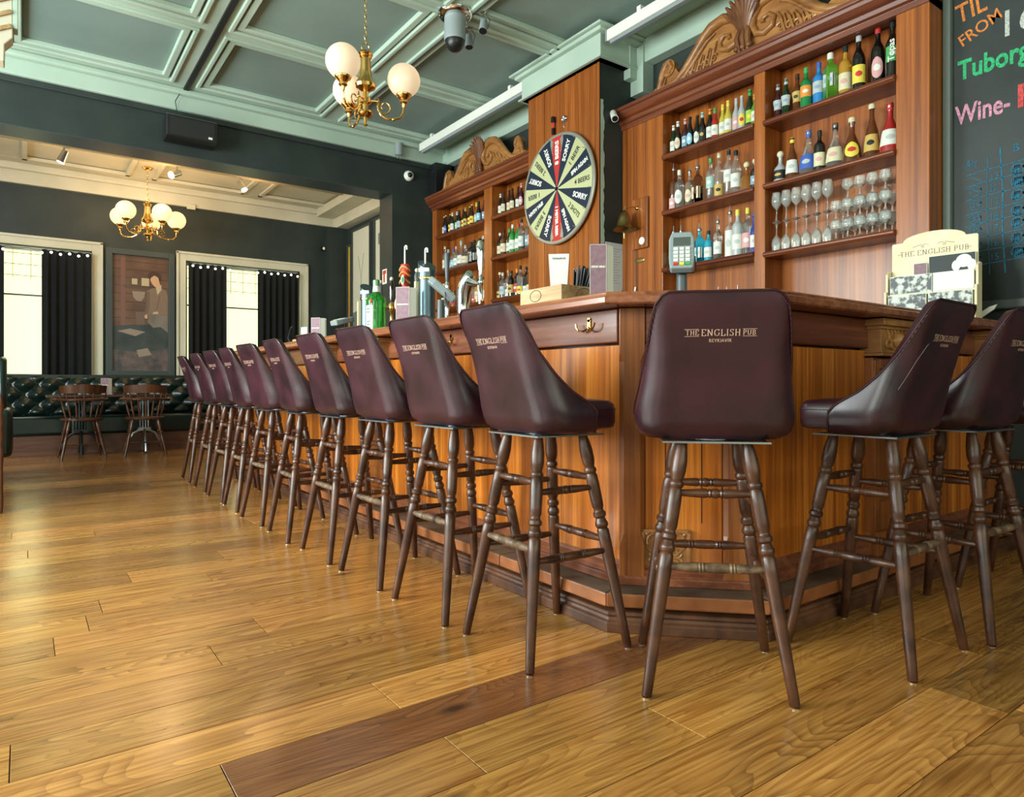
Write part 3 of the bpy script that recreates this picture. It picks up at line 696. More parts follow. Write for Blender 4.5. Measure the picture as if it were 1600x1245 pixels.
    prof=[(.686,.014),(.665,.0175),(.635,.0215),(.605,.0215),(.588,.0185),(.580,.0155),(.573,.0205),(.565,.0205),(.559,.0165),(.552,.0195),(.52,.0205),(.47,.0195),(.452,.0190),(.445,.0155),(.437,.0165),(.432,.0212),(.422,.0212),(.415,.0150),(.405,.0180),(.400,.0212),(.390,.0212),(.383,.0160),(.376,.0198),(.34,.0200),(.25,.0185),(.12,.0160),(.006,.0138),(.004,.0125)]
    legs={}
    for sx in (-1,1):
        for sy in (-1,1):
            tp=Vector((sx*.088,sy*.088,.688)); ft=Vector((sx*.192,sy*.192,0)); legs[sx,sy]=(tp,ft); d=(ft-tp); ln=d.length
            lg=mk('leg',MB().lathe([((.688-z)/.688*ln,r) for z,r in prof],tp,d,14),M['turned'],t)
            mk('foot_glide',MB().cyl(ft,ft+Vector((0,0,.004)),.011,.0125,12),M['chrome'],lg)
    def at(k,z): tp,ft=legs[k]; return tp.lerp(ft,(.688-z)/.688)
    sp=[(0,.0085),(.12,.0105),(.30,.0140),(.32,.0110),(.335,.0148),(.35,.0110),(.365,.0148),(.385,.0112),(.41,.0135),(.5,.0140),(.59,.0135),(.615,.0112),(.635,.0148),(.65,.0110),(.665,.0148),(.68,.0110),(.70,.0140),(.88,.0105),(1,.0085)]
    up=[(0,.0080),(.12,.0100),(.38,.0135),(.41,.0105),(.43,.0138),(.45,.0105),(.48,.0138),(.52,.0138),(.55,.0105),(.57,.0138),(.59,.0105),(.62,.0135),(.88,.0100),(1,.0080)]
    for k0,k1,zl,zu in (((-1,-1),(1,-1),.345,.545),((-1,1),(1,1),.345,.545),((-1,-1),(-1,1),.312,.515),((1,-1),(1,1),.312,.515)):
        for z,pf,mt in ((zl,sp,'worn' if k0[1]==-1 and k1[1]==-1 else 'turned'),(zu,up,'turned')):
            a_,b_=at(k0,z),at(k1,z); d=b_-a_
            mk('stretcher',MB().lathe([(t_*d.length,r) for t_,r in pf],a_,d,10),M[mt],t,label='foot-worn lower stretcher' if mt=='worn' else None)
    return t
st0=make_stool()
LY=[1.755,2.255,2.77,3.27,3.80,4.34,4.87,5.35,5.90,6.52]; LX=[1.40,1.385,1.37,1.355,1.335,1.33,1.335,1.335,1.34,1.35]
LROT=[-3,1,2,0,-2,3,-1,2,0,-2]
LN=['nearest stool of the left row, beside the corner of the bar','second stool from the bar corner in the left row','third stool from the bar corner in the left row','fourth stool of the left row','fifth stool of the left row','sixth stool of the left row','seventh stool of the left row','fourth stool from the far end of the left row','third stool from the far end of the left row','last stool at the far end of the left row']
LN[7]='third stool from the far end of the left row'; LN[8]='second stool from the far end of the left row'; LN[6]='seventh stool of the left row'
SL=[]
for i in range(10):
    SL.append((LX[i],LY[i],-90+LROT[i],'oxblood leather bar stool, '+LN[i]))
SL.append((1.640,1.275,-45,'oxblood leather bar stool seen square from behind at the cut corner of the bar'))
SL.append((2.238,1.093,2,'oxblood leather bar stool with a pale scratch across its back, right of the corner stool'))
SL.append((2.745,1.050,-3,'oxblood leather bar stool cut by the right edge of the photo'))
SL.append((3.36,1.02,2,'oxblood leather bar stool almost hidden behind the rightmost stool back'))
for i,(x,y,a,l) in enumerate(SL):
    o=st0 if i==0 else copy_tree(st0)
    o.location=(x,y,0); o.rotation_euler=(0,0,R(a)); tag(o,l,'bar stool','leather bar stools along the bar')
    if i==11:
        br=[c for c in o.children if c.name.startswith('backrest')][0]
        m=MB()
        mk('scratch',m.tube([surf(.265+.10*k/8,.50+.18*k/8,-.0012) for k in range(9)],.0007,5),M['leather_scratch'],br,label='pale scratch in the leather')

# ================================================================== BACK BAR
CX=4.10       # front plane of the shelving
def cabinet(y0,y1,stiles,shelfz,lab,bays,base):
    """y0<y1; stiles: list of (ya,yb); bays: list of (ya,yb) openings"""
    t=thing('bottle_cabinet',lab,'cabinet',(4.2,(y0+y1)/2,1.20),world=True)
    mk('back_panel',MB().box(4.30,y0+.02,1.20,4.328,y1-.02,3.036),M['cab'],t,smooth=False)
    for a,b in stiles: mk('upright',MB().box(CX,a,1.20,4.30,b,3.036),M['cab'],t,smooth=False,bev=.004)
    for (a,b) in bays:
        for z in shelfz:
            m=MB().box(CX+.01,a,z-.030,4.30,b,z); mk('shelf',m,M['cab_dark'],t,smooth=False)
            s_=[o for o in t.children][-1]
            m=MB().prism([(CX+.01,a,z-.034),(CX-.004,a,z-.034),(CX-.016,a,z-.024),(CX-.018,a,z-.016),(CX-.012,a,z-.010),(CX-.016,a,z-.004),(CX-.010,a,z+.002),(CX+.01,a,z+.002)],(0,b-a,0))
            mk('shelf_nosing',m,M['cab_dark'],t,smooth=False,bev=.001)
    prof=[(4.30,3.035),(CX+.02,3.035),(CX+.02,2.985),(CX-.008,2.985),(CX-.012,3.02),(CX-.028,3.03),(CX-.034,3.055),(CX-.052,3.065),(CX-.075,3.095),(CX-.080,3.115),(CX-.092,3.122),(CX-.095,3.145),(4.30,3.150)]
    # cornice with returns at both ends
    def loop(o):
        return None
    rows=[]
    for x,z in prof:
        e=max(0,CX-x) if x<4.2 else 0; e0=0 if base else e
        rows.append([(4.30,y1+e,z),(x if x<4.2 else 4.29,y1+e,z),(x if x<4.2 else 4.29,y0-e0,z),(4.30,y0-e0,z)])
    m=MB(); n=len(rows); v=[p for r in rows for p in r]; f=[]
    for i in range(n):
        i2=(i+1)%n
        for k in range(3): f.append((i*4+k,i*4+k+1,i2*4+k+1,i2*4+k))
    f.append(tuple(i*4 for i in range(n))); f.append(tuple(i*4+3 for i in range(n-1,-1,-1)))
    mk('cornice',m.add(v,f),M['cab_dark'],t,smooth=False,bev=.002)
    # lower cupboards and back counter
    yq=max(y0,1.99); m=MB(); m.box(3.80,yq,0.0,4.325,y1,1.16); mk('base_cupboard',m,M['cab_dark'],t,smooth=False)
    n_=max(2,round((y1-y0)/.6)); 
    for k in range(n_):
        a=yq+(y1-yq)*k/n_; b=yq+(y1-yq)*(k+1)/n_
        d=mk('cupboard_door',MB().box(3.78,a+.01,.12,3.80,b-.01,1.12),M['cab'],t,smooth=False,bev=.003)
        mk('knob',MB().sphere((3.765,b-.06,.70),.013,10,6),M['brass'],d)
    mk('back_counter',MB().box(3.76,yq-.0,1.16,4.325,y1+.0,1.20),M['counter'],t,smooth=False,bev=.004)
    return t
SH=[2.655,2.215,1.765]
cabR=cabinet(1.70,4.09,[(3.645,4.09),(2.735,2.82),(1.70,1.88)],SH,'tall mahogany bottle cabinet right of the wheel column, with carved crest',[(2.82,3.645)],1)
for z in (2.64,2.21,1.745):
    mk('shelf',MB().box(CX+.01,1.88,z-.030,4.30,2.735,z),M['cab_dark'],cabR,smooth=False)
    mk('shelf_nosing',MB().prism([(CX+.01,1.88,z-.034),(CX-.014,1.88,z-.034),(CX-.030,1.88,z-.020),(CX-.030,1.88,z-.012),(CX-.020,1.88,z+.002),(CX+.01,1.88,z+.002)],(0,.855,0)),M['cab_dark'],cabR,smooth=False,bev=.002)
cabL=cabinet(5.07,7.37,[(7.27,7.37),(6.06,6.21),(5.07,5.13)],[2.655,2.215,1.765],'tall mahogany bottle cabinet between the wheel column and the dark wall',[(6.21,7.27),(5.13,6.06)],0)
SHB=[2.64,2.21,1.745]
# carved crests
def crest(parent,yc,half,zb,ht):
    H=lambda t: ht*(1-t)   # unused
    prof=[(0,.70),(.06,.80),(.14,.85),(.22,.85),(.30,.80),(.36,.72),(.42,.60),(.49,.46),(.57,.33),(.655,.24),(.70,.30),(.74,.42),(.78,.54),(.84,.56),(.88,.46),(.90,.33),(.94,.17),(.97,.06),(1,0)]
    pts=[(yc-half*a,zb+ht*b) for a,b in reversed(prof)]+[(yc+half*a,zb+ht*b) for a,b in prof[1:]]
    m=MB().prism([(4.13,y_,z) for y_,z in pts],(.05,0,0))
    c=mk('carved_crest',m,M['carve'],parent,smooth=False,bev=.006)
    Y=Vector((0,1,0));Z=Vector((0,0,1))
    m=MB()
    for s in (-1,1):
        P=lambda a,b,x=4.12: Vector((x,yc+s*half*a,zb+ht*b))
        arm=[P(.255,.44),P(.24,.56),P(.17,.60),P(.10,.52),P(.07,.38),P(.10,.22),P(.19,.14),P(.28,.22),P(.31,.40),P(.29,.58),P(.22,.76)]
        m.tube([P(.90,.14),P(.80,.12),P(.70,.17),P(.62,.27),P(.55,.40),P(.48,.55),P(.41,.69),P(.33,.80),P(.22,.84),P(.12,.78),P(.065,.62),P(.06,.46),P(.10,.32),P(.17,.28),P(.24,.34),P(.255,.46),P(.21,.55),P(.16,.52),P(.155,.45)],[.012,.020,.026,.030,.034,.036,.038,.040,.040,.036,.032,.028,.024,.022,.020,.018,.015,.013,.016],10)
        m.tube([P(.72,.10),P(.62,.18),P(.53,.32),P(.46,.46),P(.38,.60),P(.30,.67)],[.006,.012,.015,.015,.012,.006],6)
        m.tube([P(.93,.10),P(.90,.24),P(.875,.40),P(.84,.53),P(.79,.54),P(.765,.44),P(.79,.37),P(.83,.40),P(.82,.46)],[.020,.026,.028,.028,.026,.022,.018,.015,.014],10)
        m.lathe([(0,.010),(0,half*.075),(.05,half*.075),(.05,.01)],P(.81,.46,4.115),(1,0,0),18)
        for k in range(5):
            a=.31+.075*k; b0=.40-.055*k
            spiral(m,P(a,b0*.62),Y*(s if k%2 else -s),Z,half*.034,1.2,.010,1,.5,14)
            m.tube([P(a-.03,b0+.12),P(a+.0,b0),P(a+.03,b0*.5),P(a+.05,.05)],[.004,.013,.011,.005],6)
            m.tube([P(a+.03,b0+.04),P(a+.05,b0*.6)],[.004,.012],6)
        for k in range(5): m.tube([P(.985-.03*k,.02),P(1.0-.035*k,.10+.02*k),P(.96-.03*k,.18+.03*k)],[.010,.014,.004],6)
    mk('carving',m,M['carve'],c)
    m=MB(); bs=Vector((4.10,yc,zb+ht*.50))
    for k in range(-4,5):
        a=k*.20; L_=ht*(1.0-.045*abs(k)); d=Y*sin(a)+Z*cos(a)
        m.tube([bs-Z*.10,bs+d*L_*.25,bs+d*L_*.45+Vector((-.02,0,0)),bs+d*L_*.58+Vector((-.045,0,0))],[.010,.022,.022,.008],8)
        m.sphere(bs+d*L_*.50+Vector((-.035,0,0)),.015,8,6)
    for k in (-1,0,1):
        m.tube([Vector((4.10,yc+k*.030,zb+ht*.50)),Vector((4.08,yc+k*.045,zb+ht*.30)),Vector((4.10,yc+k*.03,zb+ht*.04))],[.016,.022,.010],8)
        m.sphere((4.085,yc+k*.05,zb+ht*.16),.022,8,6)
    mk('leaf_plume',m,M['carve_dark'],c)
crest(cabR,2.90,.87,3.147,.42); crest(cabL,6.31,.86,3.147,.42)

# ---------------- column with wheel
col=thing('panelled_column','square column between the bottle cabinets faced with upright wood veneer','column',(4.0,4.55,0),world=True)
mk('core',MB().box(3.852,4.095,0,4.325,5.05,3.50),M['wall'],col,smooth=False)
mk('veneer_panel',MB().box(3.832,4.10,0,3.852,5.05,3.50),M['cab'],col,smooth=False,bev=.002)
for y_ in (4.82,4.36): mk('batten',MB().box(3.826,y_-.012,0,3.834,y_+.012,3.50),M['cab'],col,smooth=False,bev=.002)
mk('corner_bead',MB().cyl((3.838,4.10,0),(3.838,4.10,3.50),.010,seg=10),M['cab'],col)
m=MB(); m.box(3.79,4.03,3.50,4.325,5.10,3.75); m.box(3.765,4.005,3.50,4.325,5.125,3.515)
mk('plaster_frieze',m,M['plaster'],col,smooth=False,bev=.004)
m=MB(); m.box(3.74,3.98,3.70,4.325,5.15,3.75); m.box(3.70,3.94,3.728,4.325,5.19,3.75); mk('plaster_moulding',m,M['plaster'],col,smooth=False,bev=.012)
m=MB(); rq=random.Random(4); pts=[(3.852,4.0945,2.9+.3),(3.885,4.0945,3.2)]
e=[(3.885+rq.uniform(-.008,.012),4.0945,3.2-.03*k) for k in range(62)]
m.prism([(3.853,4.0945,3.2)]+e+[(3.853,4.0945,1.35)],(0,-.004,0)); mk('plaster_strip',m,M['plaster'],col,smooth=False)
struct('trim_11',MB().box(4.20,3.95,3.30,4.33,4.095,3.69).box(4.12,4.02,3.42,4.20,4.095,3.69),M['plaster'],smooth=False,bev=.004)

# prize wheel, hanging on the column face
WC=(3.80,4.575,2.56); WR=.475
wh=thing('prize_wheel','large round prize wheel of navy, cream and red wedges hanging on the wood column','wheel',WC)
navy=pbr('navy',(.012,.022,.045),.4); creamw=pbr('creamw',(.50,.52,.28),.45); redw=pbr('redw',(.50,.035,.03),.4); silver=pbr('silver',(.45,.45,.38),.35,.6); wtxt=pbr('wtxt',(.85,.87,.78),.5); btxt=pbr('btxt',(.015,.02,.02),.5)
TX=['8 BEERS','SORRY','1 BEER','SPIN AGAIN','4 BEERS','SORRY','2 SHOTS','SPIN AGAIN','1 METER BEER','SORRY','3 BEERS','SPIN AGAIN','1 BEER','SORRY','2 BEERS','SORRY']
CO=['r','n','c','n','c','n','c','n','r','n','c','n','c','n','c','n']
mk('rim',MB().lathe([(0,WR-.02),(0,WR),(-.008,WR+.008),(-.020,WR+.008),(-.028,WR),(-.028,WR-.02)],(.010,0,0),(1,0,0),72,False),silver,wh)
mk('backing_disc',MB().lathe([(0,WR-.01),(.016,WR-.01)],(-.014,0,0),(1,0,0),64),M['black_matte'],wh,smooth=False)
n16=2*PI/16
for i in range(16):
    a0=(i-.5)*n16; a1=(i+.5)*n16      # clockwise from top as the reader sees it; reader's right is -Y
    m=MB(); pts=[(0,0,0)]+[(0,-sin(a0+(a1-a0)*k/5)*(WR-.012),cos(a0+(a1-a0)*k/5)*(WR-.012)) for k in range(6)]
    wd=mk('wedge',m.prism([(-.0165,p[1],p[2]) for p in pts],(.003,0,0)),{'r':redw,'n':navy,'c':creamw}[CO[i]],wh,smooth=False)
    am=i*n16; rd=Vector((0,-sin(am),cos(am))); up=Vector((0,cos(am),sin(am)))   # glyph up: counter-clockwise side
    tx=TX[i]; big=CO[i]!='c'; h=.062 if tx in('SORRY','8 BEERS') else (.048 if big else .058)
    ln={'8 BEERS':.21,'SORRY':.19,'SPIN AGAIN':.22,'1 METER BEER':.26,'2 SHOTS':.18,'1 BEER':.17}.get(tx,.19)
    r0=.42*.5 if tx in('8 BEERS','SPIN AGAIN','1 METER BEER') else .235
    if tx=='1 METER BEER': r0=.15
    rgt=rd; upv=-Vector((-1,0,0)).cross(rd)*-1
    upv=Vector((-1,0,0)).cross(rd)   # n = r x u must point to -X
    text(tx,h,wd,wtxt if big else btxt,Vector((-.0175,0,0))+rd*r0-upv*h*.36,rgt,upv,.0008,.0022 if big else .0010,0,'LEFT',fitw=ln)
    if CO[i]=='r':
        for sg in (-1,1):
            m=MB()
            q0=rd*(WR-.02)+upv*sg*.085; q1=rd*(WR-.05)+upv*sg*.045; q2=rd*(WR-.12)+upv*sg*.062; q3=rd*(WR-.20)+upv*sg*.03; q4=rd*(WR-.07)+upv*sg*.088
            X_=Vector((-.0178,0,0)); m.add([X_+q for q in (q0,q1,q2,q4)],[(0,1,2,3)]); m.add([X_+q for q in (q4,q2,rd*(WR-.17)+upv*sg*.05,rd*(WR-.16)+upv*sg*.062)],[(0,1,2,3)])
            mk('ornament',m,silver,wd,smooth=False,recalc=False)
    for k in (0,):
        rp=Vector((0,-sin(a0),cos(a0)))*(WR-.022); mk('pin',MB().cyl(Vector((-.016,0,0))+rp,Vector((-.052,0,0))+rp,.0022,seg=6),M['steel'],wh)
mk('hub',MB().lathe([(0,.016),(-.012,.016),(-.02,.010),(-.024,.004)],(-.016,0,0),(1,0,0),16),M['black'],wh)
mk('axle',MB().cyl((0,0,0),(.030,0,0),.02,seg=16),M['black'],wh)
fp=thing('wheel_pointer','striped red and black clapper pointer above the prize wheel','pointer',(3.826,4.655,3.09))
m=MB(); m.box(-.03,-.012,-.03,-.002,.012,.03); m.box(-.034,-.015,.08,-.002,.015,.13); mk('clamp',m,M['black'],fp,smooth=False,bev=.002)
mk('pointer_blade',MB().box(-.018,-.012,-.06,-.012,.012,.11),M['redlab'] if 'redlab' in M else redw,fp,smooth=False)
orn=thing('metal_rosette','small metal flower rosette on the column above the wheel','ornament',(3.826,4.52,3.16))
m=MB()
for k in range(8): a=k*PI/4; m.tube([(-.004,0,0),(-.010,.022*cos(a),.022*sin(a)),(-.004,.036*cos(a),.036*sin(a))],[.004,.007,.003],6)
m.sphere((-.010,0,0),.011,10,6); mk('petals',m,M['steel'],orn); mk('hook',MB().tube([(-.006,0,-.03),(-.012,0,-.05),(-.006,0,-.07)],.003,6),M['steel'],orn)

# security cameras
def bullet(loc,d,lab):
    t=thing('security_camera',lab,'camera',loc,group=None); d=Vector(d).normalized()
    mk('bracket',MB().tube([(0,0,0),(-.02,-.02,-.01),tuple(Vector((-.05,-.04,.0)))],.007,8),M['brass_old'],t)
    c=Vector((-.06,-.045,.02)); mk('housing',MB().cyl(c-d*.055,c+d*.055,.027,.030,18),M['white'],t); mk('lens_face',MB().cyl(c+d*.05,c+d*.058,.024,seg=18),M['black'],t)
    return t
bullet((4.02,4.093,3.05),(-.35,-.55,-.65),'white bullet camera at the top corner between column and right cabinet')
t=thing('wall_dome_camera','small white dome camera with black eye on the dark wall above the bar','camera',(3.785,7.397,3.375))
mk('housing',MB().lathe([(0,.062),(-.02,.062),(-.045,.050),(-.06,.034)],(0,0,0),(0,1,0),24),M['white'],t); mk('lens_dome',MB().sphere((-.008,-.052,-.002),.032,16,10),M['black'],t)
t=thing('ceiling_dome_camera','large silver ceiling camera with a black glass dome','camera',(2.725,4.54,3.75))
mk('ceiling_ring',MB().lathe([(0,.135),(-.012,.14),(-.035,.13),(-.045,.112),(-.045,.05)],(0,0,0),(0,0,1),32),M['chrome'],t)
mk('housing',MB().lathe([(-.045,.082),(-.21,.085),(-.225,.080)],(0,0,0),(0,0,1),28),M['grey'],t)
mk('lens_dome',MB().lathe([(-.222,.078),(-.25,.074),(-.28,.060),(-.30,.038),(-.308,.012)],(0,0,0),(0,0,1),28),M['black'],t)
for nm,(x,y,z),dv,lb in (('a',(2.90,4.40,3.75),(-.25,-.25,-.9),'small chrome spot lamp beside the ceiling camera'),('b',(2.93,4.66,3.75),(-.05,-.1,-1),'second small spot lamp hanging behind the ceiling camera')):
    t=thing('ceiling_spot',lb,'lamp',(x,y,z)); d=Vector(dv).normalized()
    mk('stem',MB().lathe([(0,.03),(-.012,.028),(-.02,.008),(-.07,.006)],(0,0,0),(0,0,1),14),M['chrome'],t); c=Vector((0,0,-.10))
    mk('lamp_head',MB().cyl(c-d*.03,c+d*.07,.028,.034,18),M['grey'],t); mk('lamp_face',MB().cyl(c+d*.068,c+d*.074,.030,seg=18),M['black'],t)
    mk('cable',MB().tube([(.02,0,-.01),(.06,0,-.05),(.05,.02,-.12),(.02,.02,-.10)],.0025,6),M['black'],t)
# linear battens above the shelves
for (y0,y1,lb) in ((5.10,7.15,'long white light batten under the ceiling before the left cabinet'),(1.2,3.97,'long white light batten under the ceiling before the right cabinet')):
    t=thing('light_batten',lb,'lamp',(3.84,(y0+y1)/2,3.64),world=True)
    mk('housing',MB().box(3.80,y0,3.61,3.88,y1,3.70),M['white'],t,smooth=False,bev=.006); mk('diffuser',MB().box(3.815,y0+.02,3.585,3.865,y1-.02,3.61),M['grey'],t,smooth=False,bev=.006)
    for k in (0.12,.88): mk('bracket',MB().box(3.82,y0+(y1-y0)*k-.02,3.70,3.86,y0+(y1-y0)*k+.02,3.75),M['white'],t,smooth=False)
    mk('end_cap',MB().box(3.797,y1,3.607,3.883,y1+.012,3.703),M['grey'],t,smooth=False); mk('end_cap',MB().box(3.797,y0-.012,3.607,3.883,y0,3.703),M['grey'],t,smooth=False)
# grey box and tip on the beam near the corner
t=thing('wall_spot','grey tubular wall spot below the ceiling near the dome camera','lamp',(3.60,7.33,3.66),world=True)
mk('lamp_head',MB().cyl((3.60,7.28,3.70),(3.60,7.28,3.56),.045,seg=20),M['grey'],t); mk('lens',MB().cyl((3.60,7.28,3.555),(3.585,7.26,3.50),.03,.022,16),M['chrome'],t)

# loudspeakers
t=thing('beam_speaker','black loudspeaker bracketed on the dark beam','speaker',(1.33,7.35,3.30),world=True)
m=MB().prism([(1.10,7.36,3.43),(1.10,7.20,3.455),(1.10,7.15,3.43),(1.10,7.17,3.235),(1.10,7.36,3.22)],(.46,0,0)); mk('cabinet',m,M['black'],t,smooth=False,bev=.008)
mk('grille',MB().prism([(1.13,7.149,3.415),(1.13,7.167,3.25),(1.13,7.163,3.25),(1.13,7.143,3.415)],(.40,0,0)),M['black_matte'],t,smooth=False); mk('badge',MB().box(1.475,7.155,3.262,1.51,7.166,3.282),M['white'],t,smooth=False)
mk('cable',MB().tube([(1.22,7.25,3.45),(1.215,7.31,3.55),(1.20,7.30,3.62),(1.24,7.28,3.70)],.004,6),M['black'],t)
t=thing('corner_speaker','upright black loudspeaker on top of the left cabinet by the dark wall','speaker',(4.18,7.28,3.16),world=True)
mk('cabinet',MB().box(4.05,7.20,3.16,4.28,7.36,3.545),M['black'],t,smooth=False,bev=.006); mk('badge',MB().box(4.046,7.25,3.44,4.05,7.30,3.452),M['steel'],t,smooth=False)

# ------------------------------------------------------------ chandeliers
def chandelier(loc,zc_,arms,R_,gr,ang0,lab,gm,power,sc=1.0):
    """loc: ceiling point; zc_: globe centre height below the ceiling (negative)"""
    t=thing('chandelier',lab,'lamp',loc)
    B=M['brass']; hz=zc_-.05
    mk('ceiling_rose',MB().lathe([(0,.055),(-.012,.06),(-.03,.045),(-.04,.015)],(0,0,0),(0,0,1),20),B,t)
    topz=zc_+.19*sc; m=MB(); n=int((-.04-topz)/.034)
    for k in range(n):
        z=-.04-(k+.5)*.034; a=(k%2)*PI/2; pts=[(cos(a)*.008*cos(q),sin(a)*.008*cos(q),z+.021*sin(q)) for q in [2*PI*i/10 for i in range(10)]]
        m.tube(pts,.0022,5,True)
    ch=mk('chain',m,B,t); ch['kind']='stuff'
    m=MB(); pts=[(.026*cos(q),0,topz+.0+.026*sin(q)) for q in [2*PI*i/14 for i in range(14)]]; m.tube(pts,.004,6,True); mk('loop',m,B,t)
    s=sc; pr=[(.165,.010),(.158,.040),(.145,.046),(.135,.036),(.128,.040),(.118,.030),(.05,.034),(.0,.042),(-.03,.060),(-.045,.066),(-.062,.060),(-.075,.036),(-.085,.018),(-.12,.020),(-.13,.034),(-.155,.034),(-.165,.018),(-.20,.016),(-.21,.045),(-.222,.048),(-.235,.040),(-.245,.014),(-.28,.010),(-.29,.014),(-.30,.004)]
    mk('body',MB().lathe([(zc_+z*s,r*s) for z,r in pr],(0,0,0),(0,0,1),20),B,t)
    for k in range(arms):
        a=ang0+2*PI*k/arms; d=Vector((cos(a),sin(a),0)); Z=Vector((0,0,1)); q=lambda r,z: d*r*s*(R_/.235/s)+Z*(zc_+z*s)
        m=MB(); m.tube([q(.02,-.14),q(.07,-.14)],.006,6); m.sphere(q(.075,-.14),.011*s,8,6); m.tube([q(.075,-.14),q(.075,-.11)],[.007,.003],6)
        m.tube([q(.075,-.15),q(.078,-.19),q(.095,-.225),q(.13,-.245),q(.17,-.247),q(.21,-.235),q(.232,-.205),q(.235,-.165)],.0075*s,8)
        c=q(.115,-.175); pts=[]; rs=[]
        for i in range(22):
            tt=i/21; an=PI*1.15-(-1)*tt*2.6*PI*-1; r=.045*s*(1-tt)**.8+.004; pts.append(c+d*cos(PI+tt*2.7*PI)*r+Z*sin(PI+tt*2.7*PI)*r*-1*-1); rs.append(.0055*s*(1-.4*tt))
        m.tube([q(.12,-.243)]+[p for p in pts[2:]],[.005*s]+rs[2:],6); m.sphere(q(.17,-.247),.011*s,8,6)
        ar=mk('arm',m,B,t)
        mk('globe_cup',MB().lathe([(-.185,.010),(-.165,.014),(-.155,.026),(-.14,.022),(-.13,.030),(-.118,.045),(-.105,.050),(-.098,.048)],d*R_+Z*zc_+Z*(.0+(.098-.80*gr)),(0,0,1),20),B,t)
        mk('glass_globe',MB().sphere(d*R_+Z*zc_,gr,28,18),gm,t)
    for k in range(arms):
        a=ang0+2*PI*k/arms; point('chandelier_lamp',(loc[0]+cos(a)*(R_+gr+.05),loc[1]+sin(a)*(R_+gr+.05),loc[2]+zc_+.12),power,(1,.62,.28),.22)
    return t
chandelier((1.720,3.94,3.75),-1.0,3,.235,.102,R(93),'brass chandelier with three white glass globes over the nearer bar stools',M['globe'],1.0)
chandelier((1.26,9.60,3.58),-.62,5,.335,.113,R(93-36-54),'brass chandelier with five glowing globes in the far room',M['globe2'],5,1.05)

# ------------------------------------------------------------ chalkboard and wall things at the right
cb=thing('chalkboard','large framed chalkboard with coloured chalk lettering on the right wall','chalkboard',(4.30,.6,1.3),world=True)
mk('slate',MB().box(4.285,-.6,1.30,4.328,1.655,3.60),M['slate'],cb,smooth=False)
mk('frame_side',MB().box(4.25,1.655,1.26,4.328,1.695,3.64),M['frame_lt'],cb,smooth=False,bev=.006); mk('frame_side',MB().box(4.262,1.695,1.2,4.328,1.699,3.66),M['frame_grey'],cb,smooth=False,bev=.004)
mk('frame_rail',MB().box(4.25,-.6,1.255,4.328,1.655,1.305),M['frame_grey'],cb,smooth=False,bev=.006)
mk('frame_rail',MB().box(4.25,-.6,3.60,4.328,1.655,3.65),M['frame_grey'],cb,smooth=False,bev=.006)
chk=lambda c,n: mottled('chalk_'+n,c,tuple(v*.45 for v in c),90,.9,0)
CH={'orange':chk((.85,.28,.06),'o'),'green':chk((.05,.55,.22),'g'),'pink':chk((.75,.35,.48),'p'),'red':chk((.75,.10,.10),'r'),'white':chk((.6,.65,.6),'w'),'blue':chk((.03,.20,.33),'b')}
RT_=(0,-1,0); UP=(0,0,1); X0=4.284
def ct(tx,sz,y,z,c,fit=None,bold=.002,rot=0,shear=0):
    a=R(rot); r=(0,-cos(a),sin(a)); u=(0,sin(a),cos(a)); return text(tx,sz,cb,CH[c],(X0,y,z),r,u,.001,bold,shear,fitw=fit)
ct('TIL',.15,1.630,2.885,'orange',.15,.002,8); ct('FROM',.095,1.608,2.745,'orange',.21,.001,24)
ct('16',.20,1.440,2.72,'white',.15,.001)
ct('Tuborg',.15,1.628,2.565,'green',.34,.004)
ct('Wine-',.15,1.640,2.315,'pink',.265,.003); ct('R',.17,1.352,2.320,'red',None,.004)
m=MB()
def chalk(m,pts,w_=.003):
    P=[Vector((X0-.0006,1.60-p[0],p[1])) for p in pts]
    for a,b in zip(P,P[1:]):
        d=(b-a); 
        if d.length<1e-5: continue
        d.normalize(); n=Vector((0,-d.z,d.y))*w_; m.add([a+n,a-n,b-n,b+n],[(0,1,2,3)])
rc=random.Random(3)
rows=[2.02,1.955,1.88,1.80,1.735,1.655,1.58,1.505]
for z in rows[:]: chalk(m,[(.01,z-.005),(.10,z+.006),(.20,z+.010),(.42,z+.03)],.0022)
chalk(m,[(.118,2.11),(.115,1.80),(.128,1.45)],.0018); chalk(m,[(.176,2.13),(.188,1.9),(.186,1.7),(.200,1.45)],.0034)
def circ(m,cx,cz,r,w_=.0018):
    chalk(m,[(cx+r*cos(q/12*2*PI)*1.0,cz+r*sin(q/12*2*PI)*rc.uniform(.9,1.1)) for q in range(14)],w_)
for i,z in enumerate(rows[:-1]):
    cz=z-.035
    if i: circ(m,.06,cz,.027)
    chalk(m,[(.03,cz+.02),(.09,cz-.015)],.002)
    if i>1: chalk(m,[(.035,cz-.02),(.085,cz+.02)],.002)
    circ(m,.255,cz+.01,.028,.003); 
    for k in range(5 if i in(1,6) else 3): chalk(m,[(.235+.008*k,cz-.012),(.245+.009*k,cz+.03),(.24+.010*k,cz-.01)],.0025)
mk('chalk_table',m,CH['blue'],cb,smooth=False,recalc=False)
ct('Ars',.07,1.588,2.055,'blue',.055,0); ct('B',.06,1.368,2.09,'blue',None,.0)
for i,(tx,z) in enumerate(zip(('13','20','19','18','17','16','15'),rows)): ct(tx,.055,1.474,z-.055,'blue',.034,-.0005)
t=thing('paper_star','torn cream paper arrow stuck beside the chalkboard','paper',(4.322,1.757,2.485)); mk('scrap',MB().prism([(0,.02,-.02),(0,.022,.012),(0,.008,.03),(0,.0,.018),(0,-.028,0),(0,-.006,-.012),(0,-.004,-.024)],(-.004,0,0)),M['paper'],t,smooth=False)
